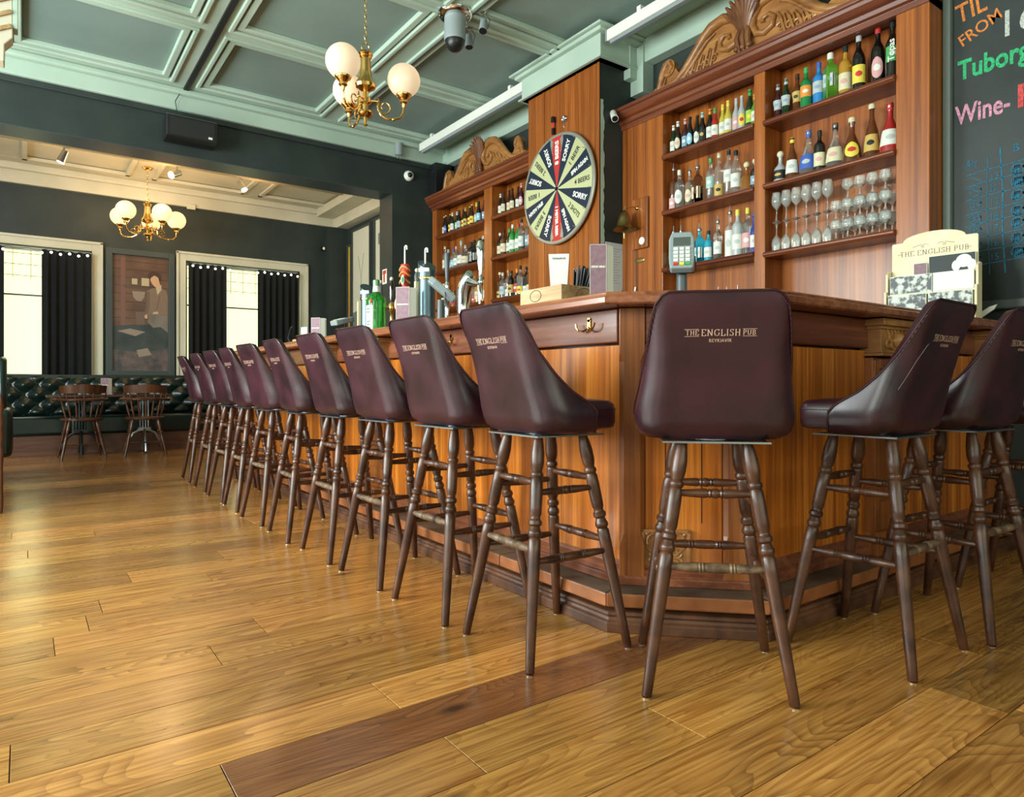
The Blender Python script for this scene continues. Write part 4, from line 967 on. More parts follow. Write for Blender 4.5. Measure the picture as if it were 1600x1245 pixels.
t=thing('pinned_notice','pale notice sheet pinned under the chalkboard','notice',(4.322,1.36,1.2)); mk('sheet',MB().box(-.003,-.09,-.06,0,.055,.035),M['paper_b'],t,smooth=False)

# ================================================================== BOTTLES AND GLASSES
BC={}
def gmat(name,col,rough=.05,alpha=1,coat=0,trans=0):
    if name not in BC: BC[name]=pbr('bottle_'+name,tuple(v*.8 for v in col) if not trans else col,rough,alpha=alpha,coat=1,spec=.8,trans=trans,ior=1.3 if trans else 1.45)
    return BC[name]
G={'black':gmat('black',(.008,.007,.006)),'brown':gmat('brown',(.035,.012,.004)),'green':gmat('green',(.006,.035,.010)),'bgreen':gmat('bgreen',(.02,.28,.05)),
'clear':gmat('clear',(.88,.93,.90),.03,trans=.93),'amber':gmat('amber',(.55,.22,.03),.05,trans=.6),'gold':gmat('gold',(.75,.42,.05),.05,trans=.5),'rum':gmat('rum',(.22,.07,.02),.05,trans=.6),
'red':gmat('red',(.45,.02,.02)),'blue':gmat('blue',(.02,.28,.72),.25),'lblue':gmat('lblue',(.02,.42,.58),.05,.93),'dblue':gmat('dblue',(.02,.05,.35)),'frost':gmat('frost',(.55,.60,.60),.4,.9),
'yellow':gmat('yellow',(.75,.62,.08),.05,.92),'lime':gmat('lime',(.12,.35,.03),.15),'plum':gmat('plum',(.06,.01,.02)),'vgreen':gmat('vgreen',(.01,.25,.06),.08)}
LBm={k:pbr('label_'+k,v,.55) for k,v in dict(white=(.70,.72,.64),cream=(.66,.62,.40),yellow=(.75,.62,.08),red=(.55,.04,.03),blue=(.05,.12,.45),lblue=(.25,.55,.70),black=(.015,.015,.015),green=(.06,.35,.10),silver=(.45,.50,.50),gold=(.55,.38,.10),orange=(.75,.28,.04),pink=(.65,.35,.35),lime=(.35,.55,.06),teal=(.35,.55,.48),bluegrey=(.22,.35,.48)).items()}
SHP={ # body profile (z fraction, radius fraction of r)
'beer':(.235,.0272,[(0,.9),(.01,1),(.52,1),(.57,.96),(.62,.84),(.67,.66),(.72,.53),(.80,.45),(.93,.40),(.935,.46),(.97,.46),(.97,.40)],.93),
'wine':(.31,.037,[(0,.9),(.01,1),(.56,1),(.62,.95),(.67,.82),(.72,.60),(.77,.42),(.82,.36),(.96,.36),(.97,.40),(1,.40)],.90),
'spirit':(.30,.038,[(0,.92),(.012,1),(.60,1),(.645,.97),(.685,.87),(.72,.66),(.75,.45),(.79,.35),(.95,.34),(.96,.38),(.99,.38)],.88),
'tall':(.33,.035,[(0,.92),(.012,1),(.60,1),(.645,.97),(.69,.86),(.73,.62),(.765,.43),(.80,.36),(.96,.36),(.965,.42),(1,.42)],.90),
'squat':(.23,.050,[(0,.9),(.02,1),(.45,1),(.58,.80),(.68,.42),(.75,.30),(.93,.28),(.95,.34),(1,.34)],.86),
'bell':(.26,.055,[(0,.85),(.02,.98),(.15,1),(.40,.82),(.58,.52),(.70,.30),(.90,.26),(.92,.32),(1,.32)],.86),
'square':(.28,.040,[(0,1),(.01,1.02),(.66,1.02),(.73,.88),(.79,.42),(.84,.34),(.95,.34),(.96,.38),(1,.38)],.88),
'cone':(.28,.045,[(0,.9),(.02,1),(.3,.9),(.55,.68),(.70,.42),(.80,.30),(.95,.28),(.96,.34),(1,.34)],.88),
'fluted':(.27,.033,[(0,.9),(.02,1),(.12,1),(.16,.88),(.40,.80),(.5,.98),(.60,.98),(.68,.70),(.76,.42),(.90,.36),(.93,.42),(1,.42)],.86)}
bcache={}
def bottle(loc,shape,glass,cap,lab,label,group,h=None,extra=None,rz=0):
    key=(shape,glass,cap,lab,h,extra)
    if key in bcache:
        o=copy_tree(bcache[key]); o.location=loc; o.rotation_euler=(0,0,rz); return tag(o,label,'bottle',group)
    H,r,pr,capz=SHP[shape]; k=(h or H)/H; H=H*k; r=r*(k**.5)
    seg=4 if shape=='square' else 20; rr_=r*1.15 if seg==4 else r
    m=MB().lathe([(z*H,q*rr_) for z,q in pr],(0,0,0),(0,0,1),seg)
    if seg==4: 
        c,s=cos(PI/4),sin(PI/4); m.v=[(x*c-y*s,x*s+y*c,z) for x,y,z in m.v]
        hi=[]
        for x,y,z in m.v: hi.append((x,y,z))
    o=mk('bottle',m,G[glass],smooth=True,bev=.004 if seg==4 else 0); o.location=loc; o.rotation_euler=(0,0,rz); tag(o,label,'bottle',group)
    rc_=[q for z,q in pr if z>=capz][0]*rr_*1.15
    if cap:
        if cap=='pourer':
            mk('pourer',MB().lathe([(H*.97,rc_),(H*.985,rc_*1.1),(H+.012,rc_*.9),(H+.016,.005),(H+.055,.0028)],(0,0,0),(0,0,1),10),M['steel'],o)
        elif cap=='cork': mk('stopper',MB().lathe([(H*.96,rc_*1.25),(H+.012,rc_*1.3),(H+.018,rc_*1.1)],(0,0,0),(0,0,1),12),LBm['cream'],o)
        elif cap=='ball': mk('stopper',MB().sphere((0,0,H+.012),rc_*1.6,14,10),LBm['cream'],o)
        else:
            z0=H*capz if shape!='beer' else H*(.80 if cap[0]=='!' else .955); cm=cap.strip('!')
            m=MB().lathe([(z0,rc_*(1.0 if shape!='beer' else .93)),(H*.985,rc_*1.02),(H*1.0+.003,rc_*.95)],(0,0,0),(0,0,1),14)
            mk('cap',m,LBm[cm],o)
    if lab:
        kind='std'; lm=lab
        if ':' in lab: kind,lm=lab.split(':')
        z0,z1={'std':(.14,.46),'high':(.30,.56),'low':(.05,.30),'oval':(.12,.48),'full':(.03,.60),'neck':(.14,.46)}[kind]
        W_=1.15
        if shape=='square':
            x=r*1.15*1.02*s if False else rr_*1.02*math.sqrt(.5)+.0008
            m=MB().box(-x-.0008,-x*.86,z0*H,-x,x*.86,z1*H); m.box(-x*.86,-x-.0008,z0*H,x*.86,-x,z1*H)
            mk('paper_label',m,LBm[lm],o,smooth=False)
        else:
            def rad(z):
                f=z/H; q=pr[0][1]
                for (a,b),(c,d) in zip(pr,pr[1:]):
                    if a<=f<=c: return (b+(d-b)*(f-a)/(c-a if c>a else 1))*rr_
                return rr_
            def fn(u,v):
                a=PI+R(20)+(u-.5)*2*W_*(1 if kind!='oval' else max(.15,math.sqrt(max(0,1-(2*v-1)**2)))*.75)
                z=(z0+(z1-z0)*v)*H; q=rad(z)+.0008; return Vector((cos(a)*q,sin(a)*q,z))
            mk('paper_label',MB().grid(fn,13,7 if kind!='oval' else 11),LBm[lm],o,recalc=True)
        lb=[c for c in o.children][-1]
        if kind=='neck' :
            def fn(u,v):
                a=PI+R(20)+(u-.5)*2; z=(.74+.12*v)*H; q=rad(z)+.0008; return Vector((cos(a)*q,sin(a)*q,z))
            mk('neck_label',MB().grid(fn,9,4),LBm[lm],o)
        # printed emblem band on the label
        def fb(u,v):
            a=PI+R(20)+(u-.5)*1.0*math.sqrt(max(.02,1-(2*v-1)**2)); z=(z0+(z1-z0)*(.34+.32*v))*H; 
            if shape=='square': return Vector((-(rr_*1.02*math.sqrt(.5)+.0022),(u-.5)*rr_,z))
            q=rad(z)+.0016; return Vector((cos(a)*q,sin(a)*q,z))
        em={'white':'silver','cream':'pink','yellow':'red','red':'white','blue':'silver','lblue':'white','black':'gold','green':'white','silver':'bluegrey','gold':'black','orange':'white','pink':'white','lime':'yellow','teal':'white','bluegrey':'white'}[lm]
        mk('emblem',MB().grid(fb,7,7),LBm[em],lb)
    bcache[key]=o
    return o
ORD=['first','second','third','fourth','fifth','sixth','seventh','eighth','ninth','tenth','eleventh','twelfth','thirteenth','fourteenth']
GN={'black':'black','brown':'brown','green':'dark green','bgreen':'bright green','clear':'clear','amber':'amber','gold':'golden','rum':'dark rum','red':'red','blue':'bright blue','lblue':'turquoise','dblue':'deep blue','frost':'frosted','yellow':'yellow','lime':'lime green','plum':'plum','vgreen':'vivid green'}
def row(x,z,items,where,group):
    for i,(y,sh,g,cap,lab,*r_) in enumerate(items):
        h=r_[0] if r_ else None
        lb='%s bottle%s, %s from left %s'%(GN[g],(' with '+lab.split(':')[-1].replace('lblue','light blue').replace('bluegrey','grey-blue')+' label') if lab else ' without label',ORD[i],where)
        bottle((x+(-.010 if i%2 else .006),y,z+.002),sh,g,cap,lab,lb,group,h,rz=R((i*37)%24-12))
row(4.17,2.657,[(3.600,'beer','green','!white','std:white'),(3.542,'beer','black','!white','oval:cream',.245),(3.482,'beer','plum','!pink','std:bluegrey',.25),(3.424,'beer','black','black','oval:lblue',.245),(3.366,'beer','black','black','oval:white',.24),(3.306,'beer','black','!teal','oval:black',.24),(3.248,'beer','black','!orange','std:white',.25),(3.192,'beer','red','!green','std:white',.235),(3.134,'beer','yellow','!yellow','std:white',.245),(3.076,'beer','yellow','!yellow','std:white',.25),(3.018,'beer','frost','!silver','std:pink',.25),(2.960,'beer','frost','silver','oval:yellow',.245),(2.904,'beer','green','!green','std:lime',.275),(2.852,'beer','lime','!yellow','std:white',.22)],'on top shelf by the bell','bottles on the right cabinet, top left shelf')
row(4.17,2.217,[(3.600,'tall','rum','pourer','low:pink'),(3.528,'spirit','clear','!white','oval:white',.30),(3.440,'spirit','clear','pourer','oval:cream',.27),(3.352,'square','rum','pourer','std:cream',.28),(3.243,'tall','clear','green','high:teal',.32),(3.155,'tall','clear','cream','low:gold',.33),(3.083,'tall','clear','black','high:white',.34),(3.010,'wine','clear','black','std:white',.31),(2.930,'squat','amber','ball',None,.18),(2.855,'spirit','black','cork','std:bluegrey',.19)],'on middle shelf by the bell','bottles on the right cabinet, middle left shelf')
row(4.17,1.767,[(3.600,'wine','green','pourer','std:teal',.28),(3.512,'spirit','green','pourer','std:red',.27),(3.425,'wine','black','!white','std:silver',.24),(3.335,'square','lblue','pourer','std:white',.25),(3.262,'spirit','lblue','black','std:white',.23),(3.166,'tall','clear','pourer','std:white',.28),(3.072,'tall','clear','pourer','full:white',.33),(2.995,'spirit','frost','yellow','std:white',.33),(2.922,'spirit','clear','yellow','std:pink',.33),(2.858,'beer','dblue','blue','std:white',.27)],'on lower shelf by the bell','bottles on the right cabinet, lower left shelf')
row(4.02,1.203,[(3.36,'spirit','clear','pourer','std:white',.24),(3.276,'spirit','rum','pourer','std:cream',.24),(3.195,'spirit','clear','pourer','std:white',.255),(3.132,'spirit','amber','pourer','std:black',.25),(3.06,'spirit','green','pourer','std:white',.285),(2.978,'spirit','clear','pourer','std:red',.275),(2.898,'spirit','rum','pourer','std:gold',.28)],'on the back counter','bottles with pourers on the back counter')
row(4.18,2.642,[(2.690,'fluted','plum','silver','high:silver',.25),(2.620,'fluted','green','silver','high:silver',.26),(2.548,'fluted','rum','black','high:gold',.27),(2.476,'spirit','vgreen','!vg' if 0 else 'green','high:orange',.28),(2.397,'spirit','blue','blue','high:silver',.29),(2.311,'square','lime','white','high:silver',.31),(2.222,'spirit','gold','black','std:cream',.325),(2.130,'wine','black','silver','std:yellow',.345),(2.022,'wine','black','red','oval:pink',.355),(1.930,'wine','black','black','high:green',.35)],'on top shelf by the chalkboard','liqueur bottles on the right cabinet, top right shelf')
row(4.18,2.212,[(2.672,'squat','frost','ball','std:black',.19),(2.575,'cone','rum','yellow','std:white',.28),(2.468,'bell','clear','blue','std:blue',.30),(2.383,'spirit','black','black','std:cream',.27),(2.287,'bell','clear','black','std:cream',.29),(2.172,'bell','rum','cork','oval:yellow',.27),(2.058,'cone','rum','cork','std:gold',.32),(1.944,'bell','red','red','std:white',.30)],'on middle shelf by the chalkboard','decanter bottles on the right cabinet, middle right shelf')
bt=[o for o in bpy.data.objects if o.get('label','').startswith('black bottle with green label, tenth')][0]
text('Topas',.05,bt,LBm['white'],(-.0445,-.022,.10),(0,0,1),(0,1,0),.0012,.001,fitw=.13)
row(4.17,2.657,[(7.205,'beer','black','white','std:cream'),(7.14,'beer','black','yellow','oval:blue'),(7.06,'beer','black','yellow','oval:yellow'),(6.985,'beer','green','!white','std:white'),(6.905,'beer','green','!white','std:teal'),(6.83,'beer','black','!black','std:silver'),(6.76,'beer','brown','black','std:yellow'),(6.69,'beer','brown','!gold','std:gold'),(6.62,'beer','brown','yellow','std:yellow'),(6.55,'beer','brown','yellow','std:yellow',.24),(6.48,'beer','amber','!yellow','std:teal',.25),(6.405,'beer','black','black','std:lblue',.25),(6.32,'beer','plum','black','std:bluegrey',.25)],'on upper shelf by the dark wall','beer bottles on the left cabinet, top left shelf')
row(4.17,2.217,[(7.19,'tall','clear','cream','std:cream',.31),(7.08,'bell','clear','silver','std:white',.25),(6.99,'spirit','clear','blue','std:lblue',.25),(6.90,'spirit','clear','pink','std:white',.26),(6.81,'bell','clear','teal','std:white',.31),(6.69,'squat','clear','silver','std:cream',.24),(6.59,'square','black','black','std:white',.26),(6.50,'square','black','black','std:white',.265),(6.41,'square','green','black','std:white',.27),(6.31,'square','black','silver','std:white',.28)],'on middle shelf by the dark wall','spirit bottles on the left cabinet, middle left shelf')
row(4.17,1.767,[(7.21,'wine','green','cork','std:cream',.29),(7.10,'bell','rum','cork','std:gold',.22),(6.98,'squat','amber','black','std:red',.2),(6.62,'tall','clear','cork','low:green',.27),(6.52,'spirit','clear','black','low:red',.25),(6.43,'spirit','gold','black','std:cream',.27),(6.33,'spirit','gold','black','std:white',.28)],'on lower shelf by the dark wall','spirit bottles on the left cabinet, lower left shelf')
row(4.17,2.657,[(6.00,'beer','black','!white','std:white',.24),(5.92,'beer','brown','black','std:cream',.245),(5.84,'beer','brown','black','std:cream',.245),(5.76,'beer','brown','black','std:cream',.245),(5.68,'beer','brown','black','std:white',.245),(5.60,'beer','plum','!pink','oval:pink',.255),(5.525,'beer','brown','!white','std:white',.26),(5.45,'beer','brown','black','std:gold',.26)],'on upper shelf by the wheel','beer bottles on the left cabinet, top right shelf')
row(4.17,2.217,[(6.01,'wine','black','!white','std:cream',.26),(5.92,'spirit','rum','black','std:cream',.28),(5.835,'spirit','green','green','std:white',.27),(5.755,'spirit','bgreen','!white' if 0 else 'white','std:white',.30),(5.675,'spirit','bgreen','red','std:white',.30),(5.60,'tall','clear','black','std:white',.33),(5.51,'tall','clear','black','std:bluegrey',.31),(5.43,'spirit','rum','silver','std:cream',.30)],'on middle shelf by the wheel','spirit bottles on the left cabinet, middle right shelf')
row(4.17,1.767,[(6.01,'spirit','rum','cork','low:gold',.27),(5.935,'spirit','clear','cream','std:silver',.27),(5.86,'tall','clear','orange','low:white',.29),(5.78,'spirit','black','black','std:gold',.27),(5.70,'spirit','black','orange','std:red',.28),(5.62,'spirit','clear','black','low:yellow',.30),(5.54,'spirit','black','black','low:white',.28),(5.455,'spirit','rum','black','low:cream',.29)],'on lower shelf by the wheel','whisky bottles on the left cabinet, lower right shelf')

# glasses on the lowest right shelf: flutes in two tiers, stemmed goblets stacked beside them
thin=pbr('thin_glass',(.95,1,.97),.015,trans=.86,ior=1.4,spec=1)
def wineglass(loc,hgt,rb,lab,group,inv=False,proto={}):
    k=(hgt,rb,inv)
    if k in proto: o=copy_tree(proto[k]); o.location=loc; return tag(o,lab,'glass',group)
    H=hgt; q=[(0,rb*.85),(.012,rb*.25),(.03,.004),(.42*H,.004),(.47*H,rb*.35),(.58*H,rb*.85),(.72*H,rb),(.98*H,rb*.80),(H,rb*.79),(.98*H,rb*.76),(.72*H,rb*.95),(.58*H,rb*.80),(.485*H,rb*.2)]
    if inv: q=[(H-z,r) for z,r in q]
    o=mk('wine_glass',MB().lathe(q,(0,0,0),(0,0,1),18,False),thin); o.location=loc; tag(o,lab,'glass',group); proto[k]=o; return o
z0=1.7495
fl_=[2.685,2.612,2.540,2.468,2.396,2.324]
for i,y_ in enumerate(fl_):
    wineglass((4.16,y_,z0),.20,.034,'upside-down stemmed glass in the bottom tier, %s from the cabinet upright'%ORD[i],'lower tier of stemmed glasses',True)
    wineglass((4.16,y_,z0+.202),.20,.034,'upright stemmed glass in the top tier, %s from the cabinet upright'%ORD[i],'upper tier of stemmed glasses')
gy=[2.25,2.175,2.10,2.025,1.95]
for dx,row_n in ((0,'front'),(.085,'back')):
    for i,y_ in enumerate(gy):
        for t_,(zz,tn) in enumerate(((z0,'bottom'),(z0+.122,'middle'),(z0+.244,'top'))):
            if t_==2 and (i in (0,) or dx): continue
            wineglass((4.125+dx,y_,zz),.12,.036,'short-stemmed goblet, %s layer, %s row, %s from the tall glasses'%(tn,row_n,ORD[i]),'goblets stacked beside the tall glasses')
# ================================================================== THINGS ON THE BAR
ZB=1.1665
def menu(loc,rz,lab,h=.200,w_=.064,txt='COCKTAILS'):
    t=thing('menu_card',lab,'menu',loc,rz)
    pk=mottled('menu_purple',(.22,.125,.155),(.28,.17,.20),60,.6,0) if 'mp' not in M else M['mp']; M['mp']=pk
    mk('front_leaf',MB().box(-w_/2,-.003,0,w_/2,0,h),pk,t,smooth=False); c=R(50)
    mk('side_leaf',MB().prism([(w_/2,-.0015,0),(w_/2+.04*cos(c),.04*sin(c),0),(w_/2+.04*cos(c)-.0015,.04*sin(c)+.001,0),(w_/2-.001,.001,0)],(0,0,h*.98)),M['paper'],t,smooth=False)
    mk('back_leaf',MB().prism([(-w_/2,0,0),(w_/2+.028,.042,0),(w_/2+.028,.044,0),(-w_/2,.002,0)],(0,0,h*.97)),M['paper'],t,smooth=False)
    f=[c_ for c_ in t.children][0]
    m=MB()
    for (a,b,c_,d) in ((-w_/2+.002,.002,w_/2-.002,.003),(-w_/2+.002,h-.004,w_/2-.002,h-.003),(-w_/2+.002,.002,-w_/2+.003,h-.003),(w_/2-.003,.002,w_/2-.002,h-.003)): m.box(a,-.0036,b,c_,-.003,d)
    mk('border',m,M['paper'],f,smooth=False)
    text('DRINK MENU',.010,f,M['paper'],(0,-.0032,h*.56),(1,0,0),(0,0,1),.0004,.0005,align='CENTER',fitw=w_*.8)
    return t
menu((1.715,1.835,ZB),R(-38),'tall mauve folded menu card standing at the corner of the bar')
menu((1.74,3.47,ZB),R(-52),'tall mauve menu card beside the huge green bottle',.235,.085)
menu((1.80,5.05,ZB),R(-50),'small mauve menu card far along the bar, behind the stools',.19,.075)
t=thing('wooden_box','small branded wooden crate on the bar holding cards and straws','box',(1.75,2.08,ZB),R(0)); 
W_,D_,H_=.20,.17,.060
for (a,b,c_,d,n_) in ((-.115,-.13,-.103,.13,'box_end'),(.105,-.13,.117,.13,'box_end'),(-.103,-.13,.105,-.120,'box_side'),(-.103,.120,.105,.13,'box_side')): mk(n_,MB().box(a,b,0,c_,d,H_),M['crate'],t,smooth=False,bev=.002)
mk('box_bottom',MB().box(-.103,-.12,0,.105,.12,.006),M['crate'],t,smooth=False)
bb=[c for c in t.children if c.name.startswith('box_side')][0]
mk('brand_mark',MB().tube([(.045*cos(q),-.1305,.012+.040*abs(sin(q))) for q in [PI*i/14 for i in range(15)]],.0012,5),M['step'],bb)
mk('brand_mark',MB().tube([(-.1158,.028+.035*cos(q),.030+.022*sin(q)) for q in [2*PI*i/18 for i in range(19)]],.0012,5),M['step'],[c for c in t.children if c.name.startswith('box_end')][0])
t=thing('napkin_holder','tapered white card holder standing in the wooden crate','holder',(1.79,2.15,ZB+.010),R(-42))
m=MB(); A=[(-.030,-.022,0),(.030,-.022,0),(.030,.022,0),(-.030,.022,0)]; Bv=[(-.042,-.028,.205),(.042,-.028,.205),(.042,.028,.205),(-.042,.028,.205)]
m.add(A+Bv,[(0,1,5,4),(1,2,6,5),(2,3,7,6),(3,0,4,7),(0,3,2,1),(4,5,6,7)]); mk('card_box',m,M['paper'],t,smooth=False)
m=MB()
for k in range(6): a=R(110-8*k*1.0+(-0)); 
text('THE ENGLISH PUB',.010,[c for c in t.children][0],M['greyd'],(0,-.0285,.183),(1,0,0),(0,0,1),.0006,.0003,align='CENTER',fitw=.055)
t=thing('straw_bundle','spread bundle of black straws in the crate','straws',(1.83,2.07,ZB+.010)); rs=random.Random(9)
m=MB()
for k in range(64):
    a=rs.uniform(0,2*PI); r_=.027*math.sqrt(rs.random()); p=Vector((r_*cos(a),r_*sin(a),0)); q=Vector((p.x*2.0+.004,p.y*2.3-.038+rs.uniform(-.004,.004),.135+rs.uniform(-.006,.008))); mk('straw',MB().tube([p,q],.003,6),M['black'],t) 
# card machines
def reader(loc,rz,lab,tilt=35,up=.0):
    t=thing('card_reader',lab,'card reader',loc,rz)
    mk('stand_post',MB().cyl((0,0,.006),(0,.0,.115+up),.020,.018,20).cyl((0,0,0),(0,0,.008),.045,.043,24),M['greyd'],t)
    a=R(tilt); ux=Vector((1,0,0)); uy=Vector((0,sin(a),cos(a))); un=Vector((0,-cos(a),sin(a))); c=Vector((0,-.012,.165+up))
    m=MB(); 
    pts=[(-.040,-.078),(.040,-.078),(.046,-.03),(.046,.055),(.036,.088),(-.036,.088),(-.046,.055),(-.046,-.03)]
    m.prism([tuple(c+ux*x+uy*y_-un*.02) for x,y_ in pts],un*.036); b=mk('body',m,M['grey'],t,smooth=False,bev=.006)
    mk('screen',MB().obox(c+uy*.040+un*.0168,ux,uy,un,.030,.020,.001),M['steel'],b,smooth=False)
    kc=[LBm['red'],LBm['yellow'],LBm['green']]
    for r_ in range(5):
        for k in range(3):
            mk('key',MB().obox(c+ux*(k-1)*.021+uy*(.006-.017*r_)+un*.018,ux,uy,un,.008,.006,.002),kc[k] if r_==4 else M['white'],b,smooth=False)
    m=MB().tube([(-.048,-.02,.15+up),(-.050,-.03,.098+up),(-.046,-.035,.088+up),(.046,-.035,.088+up),(.050,-.03,.098+up),(.048,-.02,.15+up)],.0022,6); mk('cradle_wire',m,M['black'],t)
    return t
reader((1.97,1.66,ZB),R(-50),'grey card reader with coloured keys upright on a post behind the corner stool',28)
reader((1.735,3.03,ZB),R(60),'grey card reader leaning on a post beside the chrome beer tap',50,.0)
reader((1.90,4.75,ZB),R(-75),'dark card reader on a post far along the bar',75,-.02)
t=thing('tablet_computer','flat black tablet wedge on the bar right of the corner stool','tablet',(2.22,1.62,ZB),R(-20)); mk('body',MB().prism([(-.10,0,.0),(.10,0,.0),(.10,.09,.03),(.10,.085,.036),(.10,0,.006)],(.006,0,0)).prism([(-.11,-.06,0),(-.11,.08,0),(-.11,.08,.032)],(.22,0,0)),M['black'],t,smooth=False)
# giant green bottle
G['gin']=pbr('gin_green',(.03,.42,.05),.05,trans=.75,ior=1.4)
t=mk('green_bottle',MB().lathe([(0,.050),(.006,.056),(.13,.058),(.175,.060),(.195,.062),(.208,.058),(.222,.050),(.238,.034),(.248,.022),(.262,.019),(.292,.017),(.294,.021),(.300,.021)],(0,0,0),(0,0,1),32),G['gin']); t.location=(1.76,3.87,ZB); tag(t,'huge bright green glass bottle with white label on the bar','bottle')
mk('cap',MB().lathe([(.288,.0225),(.32,.0225),(.325,.018)],(0,0,0),(0,0,1),20),G['vgreen'],t); mk('neck_label',MB().lathe([(.250,.0232),(.268,.0205),(.288,.0185)],(0,0,0),(0,0,1),20,False),M['paper'],t)
lb=mk('paper_label',MB().grid(lambda u,v:Vector((cos(PI+R(12)+(u-.5)*1.15)*.0605,sin(PI+R(12)+(u-.5)*1.15)*.0605,.012+.152*v)),13,5),M['paper'],t)
for k,z in enumerate((.025,.045,.062,.12,.138)): mk('printed_line',MB().grid(lambda u,v:Vector((cos(PI+R(12)+(u-.5)*.6)*.0612,sin(PI+R(12)+(u-.5)*.6)*.0612,z+.007*v)),7,2),M['greyd'],lb)
mk('red_seal',MB().sphere((-.05,-.032,.19),.014,12,8,(.4,1,1)),LBm['red'],t)
# beer taps and dispensers
def tower(loc,rt,h,lab,cap_h=.05):
    t=thing('beer_tower',lab,'beer tap',loc)
    mk('column',MB().lathe([(0,rt*1.25),(.015,rt*1.2),(.02,rt),(h,rt)],(0,0,0),(0,0,1),28),M['steelb'],t)
    m=MB(); n=28; v=[];f=[]
    for k in range(n):
        a=2*PI*k/n; v.append((cos(a)*rt*1.08,sin(a)*rt*1.08,h))
    for k in range(n):
        a=2*PI*k/n; v.append((cos(a)*rt*1.08,sin(a)*rt*1.08,h+.075+.035*sin(a)))
    m.add(v,[(k,(k+1)%n,n+(k+1)%n,n+k) for k in range(n)]+[tuple(range(n-1,-1,-1)),tuple(range(n,2*n))]); mk('slanted_cap',m,M['steelb'],t)
    mk('collar_ring',MB().lathe([(h-.012,rt*1.1),(h-.004,rt*1.14),(h+.004,rt*1.1)],(0,0,0),(0,0,1),28),M['brass'],t)
    mk('badge',MB().grid(lambda u,v:Vector((cos(PI+R(35)+(u-.5)*1.4)*rt*1.1,sin(PI+R(35)+(u-.5)*1.4)*rt*1.1,h+.030+.022*v)),9,2),M['paper'],t)
    mk('light_strip',MB().box(-rt*1.0-.010,rt*.62,.02,-rt*.4,rt*.62+.018,h-.02),M['creamlit'],t,smooth=False)
    return t
M['steelb']=pbr('steelb',(.09,.14,.16),.32,.7); M['creamlit']=pbr('creamlit',(.80,.66,.36),.5)
tower((1.90,3.48,ZB),.048,.30,'dark steel beer tower with slanted top beside the red tap handle'); tower((1.95,4.43,ZB),.048,.28,'dark steel beer tower behind the huge green bottle')
# chrome font with lever
t=thing('beer_font','tall curved chrome beer font with a chrome lever handle','beer tap',(1.92,3.10,ZB))
mk('font_body',MB().tube([(0,0,0),(-.004,.008,.09),(-.002,.0,.18),(.004,-.02,.235),(.006,-.05,.262),(.004,-.062,.25)],[.030,.032,.040,.040,.030,.012],20,flat=(1,0,0)),M['chrome'],t)
mk('spout',MB().tube([(.0,-.05,.225),(.0,-.095,.215),(.0,-.13,.205),(.0,-.165,.198)],[.022,.020,.012,.010],14).tube([(0,-.145,.20),(0,-.15,.10)],[.010,.007],10),M['chrome'],t)
mk('lever_handle',MB().lathe([(.12,.010),(.20,.012),(.205,.015),(.215,.015),(.22,.011),(.26,.010),(.30,.016),(.36,.021),(.40,.022),(.425,.014),(.43,.004)],(0,-.165,.0),(0,0.02,1),16),M['chrome'],t)
t=thing('slim_tap','slim black and chrome tap handle left of the chrome font','beer tap',(1.93,3.30,ZB))
mk('tap_stem',MB().lathe([(0,.02),(.02,.018),(.03,.012),(.15,.012),(.16,.018),(.19,.018),(.20,.010),(.22,.012),(.25,.013),(.26,.008)],(0,0,0),(0,0,1),16),M['chrome'],t); mk('grip',MB().lathe([(.26,.007),(.28,.010),(.40,.016),(.42,.014),(.424,.006)],(0,0,0),(0,0,1),14),M['greyd'],t)
t=thing('figure_tap','red ribbon-wrapped tap handle with oval green badge','beer tap',(1.95,3.86,ZB))
mk('tap_stem',MB().lathe([(0,.022),(.02,.02),(.03,.012),(.25,.012),(.27,.02),(.30,.012)],(0,0,0),(0,0,1),16),M['brass'],t)
m=MB().tube([(0,0,.28),(.006,.0,.32),(-.004,0,.36),(.004,.0,.40),(0,0,.44)],[.018,.026,.020,.034,.026],14); mk('red_figure',m,LBm['red'],t)
for k,(zz,c_) in enumerate(((.33,'gold'),(.375,'orange'),(.41,'gold'))): mk('ribbon',MB().tube([(.032*cos(q),.032*sin(q),zz+.012*sin(q*2)) for q in [2*PI*i/16 for i in range(16)]],.006,6,True),LBm[c_],t)
mk('oval_badge',MB().sphere((-.03,-.03,.335),.03,16,10,(.35,.55,1.1)),M['paper'],t); mk('badge_centre',MB().sphere((-.036,-.037,.335),.018,14,8,(.35,.5,1.1)),LBm['green'],t)
for k,(x,y,lb_) in enumerate(((1.95,4.22,'brass-headed tap lever behind the huge green bottle'),(1.95,4.05,'short brass tap lever between green bottle and mauve menu'),(1.93,3.66,'brass tap lever behind the mauve menu card'))):
    t=thing('tap_lever',lb_,'beer tap',(x,y,ZB)); mk('tap_stem',MB().lathe([(0,.02),(.02,.018),(.03,.011),(.15,.011),(.17,.022),(.20,.022),(.22,.010)],(0,0,0),(0,0,1),14),M['brass'],t); mk('tap_spout',MB().tube([(0,0,.185),(-.05,0,.18),(-.06,0,.14)],[.013,.010,.008],10),M['brass'],t)
    mk('grip',MB().lathe([(.22,.008),(.25,.013),(.34,.017),(.36,.010)],(0,0,0),(0,0,1),12),M['greyd'] if k!=1 else G['black'],t); mk('finial',MB().sphere((0,0,.372),.013,10,8),LBm['cream'],t)
